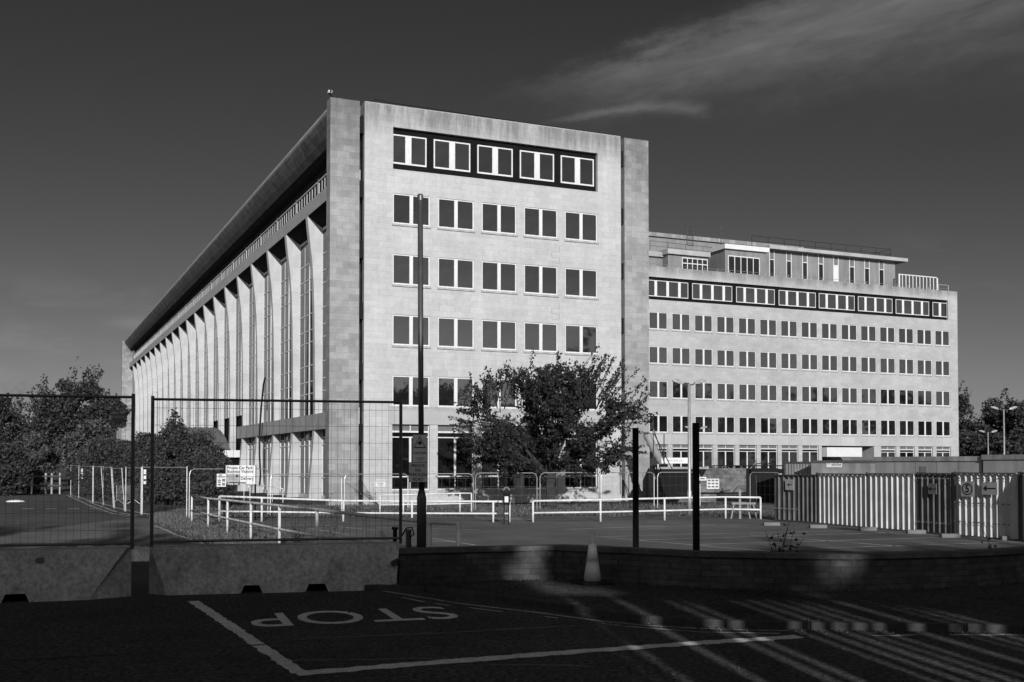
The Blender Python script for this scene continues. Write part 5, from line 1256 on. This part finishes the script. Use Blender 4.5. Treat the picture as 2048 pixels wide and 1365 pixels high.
# ------------------------------------------------------------------ grass and weeds (stuff)
def tufts(name, pts, h, m, nb=9, spread=.08, seed=1, kind='stuff'):
    g = np.random.default_rng(seed); V = []; Fc = []; rr = random.Random(seed)
    for p in pts:
        for b in range(nb):
            a_ = rr.uniform(0, 6.28); r_ = rr.uniform(0, spread); x, y = p[0] + math.cos(a_) * r_, p[1] + math.sin(a_) * r_; hh = h * rr.uniform(.5, 1.3); lx, ly = rr.gauss(0, .35) * hh, rr.gauss(0, .35) * hh; w_ = .006 + hh * .02
            o_ = len(V); ca, sa = math.cos(a_) * w_, math.sin(a_) * w_
            V += [(x - ca, y - sa, p[2]), (x + ca, y + sa, p[2]), (x + lx * .5, y + ly * .5, p[2] + hh * .7), (x + lx, y + ly, p[2] + hh)]; Fc += [(o_, o_ + 1, o_ + 2), (o_, o_ + 2, o_ + 3)]
    mb = MB(); mb.v = V; mb.f = Fc; mb.m = [0] * len(Fc); return tag(mb.build(name, m), kind=kind)
rr = random.Random(99)
pts = []
for i in range(2600):
    u = rr.random(); x = -16 + rr.random() * 28; y = rr.uniform(47.6, 61); 
    if (Vector((x, y, 0)) - O).dot(uy) < -.3 or True: pts.append((x, y, GL + .01))
tufts('grass', [p for p in pts if (Vector((p[0], p[1], 0)) - O).dot(uy) < -.2], .16, blade, 7, .35, 1)
def inpoly(x, y, P):
    c = False
    for i in range(len(P)):
        a, b = P[i], P[i - 1]
        if (a.y > y) != (b.y > y) and x < (b.x - a.x) * (y - a.y) / (b.y - a.y) + a.x: c = not c
    return c
pts = []
while len(pts) < 1500:
    x = rr.uniform(-16, -6); y = rr.uniform(28, 62)
    if inpoly(x, y, verge_pts): pts.append((x, y, GL + .01))
tufts('verge_grass', pts, .13, blade, 7, .2, 2)
pts = []
for a, b in zip(wall_line[:-2], wall_line[1:-1]):
    for i in range(int((b - a).length * 16)): p = a.lerp(b, rr.random()); pts.append((p.x + rr.uniform(-.05, .05), p.y - abs(rr.gauss(0, .07)) - .01, PAVZ))
tufts('wall_foot_weeds', pts, .05, deadw, 7, .06, 3)
pts = []
for a, b in zip(kerb[:-2], kerb[1:-1]):
    for i in range(int((b - a).length * 14)): p = a.lerp(b, rr.random()); pts.append((p.x + rr.uniform(-.05, .05), p.y - abs(rr.gauss(0, .05)) - .01, 0.0) if rr.random() < .55 else (p.x, p.y + .14 + abs(rr.gauss(0, .1)), PAVZ))
tufts('kerb_weeds', pts, .022, deadw, 6, .09, 4)
# leaf litter in the gutter
pts = []
for a, b in zip(kerb[4:-2], kerb[5:-1]):
    for i in range(int((b - a).length * 60)): p = a.lerp(b, rr.random()); pts.append((p.x, p.y - abs(rr.gauss(0, .16)), .008))
for i in range(260): pts.append((rr.uniform(-6, 7), rr.uniform(8.8, 14), .006))
lo = leaf_obj('leaf_litter', pts, .035, deadw, None, 5, 0); tag(lo, kind='stuff')
# individual weeds
def weed(p, h, label, seed, n=7, leafs=70, m=leaf_d, lean=(0, 0), leaf=.06):
    r_ = random.Random(seed); e = empty('weed', p, 0, label, 'weed', 'tall weeds'); mb = MB(); L = []
    for i in range(n):
        d = Vector((r_.gauss(lean[0], .35), r_.gauss(lean[1], .25), 1)).normalized(); hh = h * r_.uniform(.5, 1.1); q = d * hh + Vector((r_.uniform(-.1, .1), 0, 0)); mb.tube([(0, 0, 0), d * hh * .5, q], [.008, .006, .003], 4)
        for k in range(leafs // n): s = r_.uniform(.3, 1); L.append((d.x * hh * s + r_.gauss(0, .05), d.y * hh * s + r_.gauss(0, .05), d.z * hh * s + r_.gauss(0, .04)))
    mb.build('stem', bark, e); leaf_obj('leaves', L, leaf, m, e, seed); return e
weed(Vector((gx(1555, 16.6), 16.6, 0)), .95, 'straggly weed showing above the wall below the striped panels', 1, 9, 130)
weed(Vector((gx(2003, 17.0), 17.0, 0)), .90, 'small leafy weed above the wall near the right edge', 2, 5, 70)
weed(gnd(668, 1092, GL), 1.5, 'tall dark weed growing through the long white railing', 3, 6, 90)
weed(gnd(590, 1094, GL), .8, 'low weed clump under the long white railing', 4, 9, 120)
pb = loc_y(757, 990, -.8); wp = O + ux * pb[0] + uy * -.8
weed(Vector((wp.x, wp.y, GL)), 2.1, 'bare leaning shrub against the stone wall beside the left pylon', 5, 16, 60, deadw, (-.75, 0), .08)
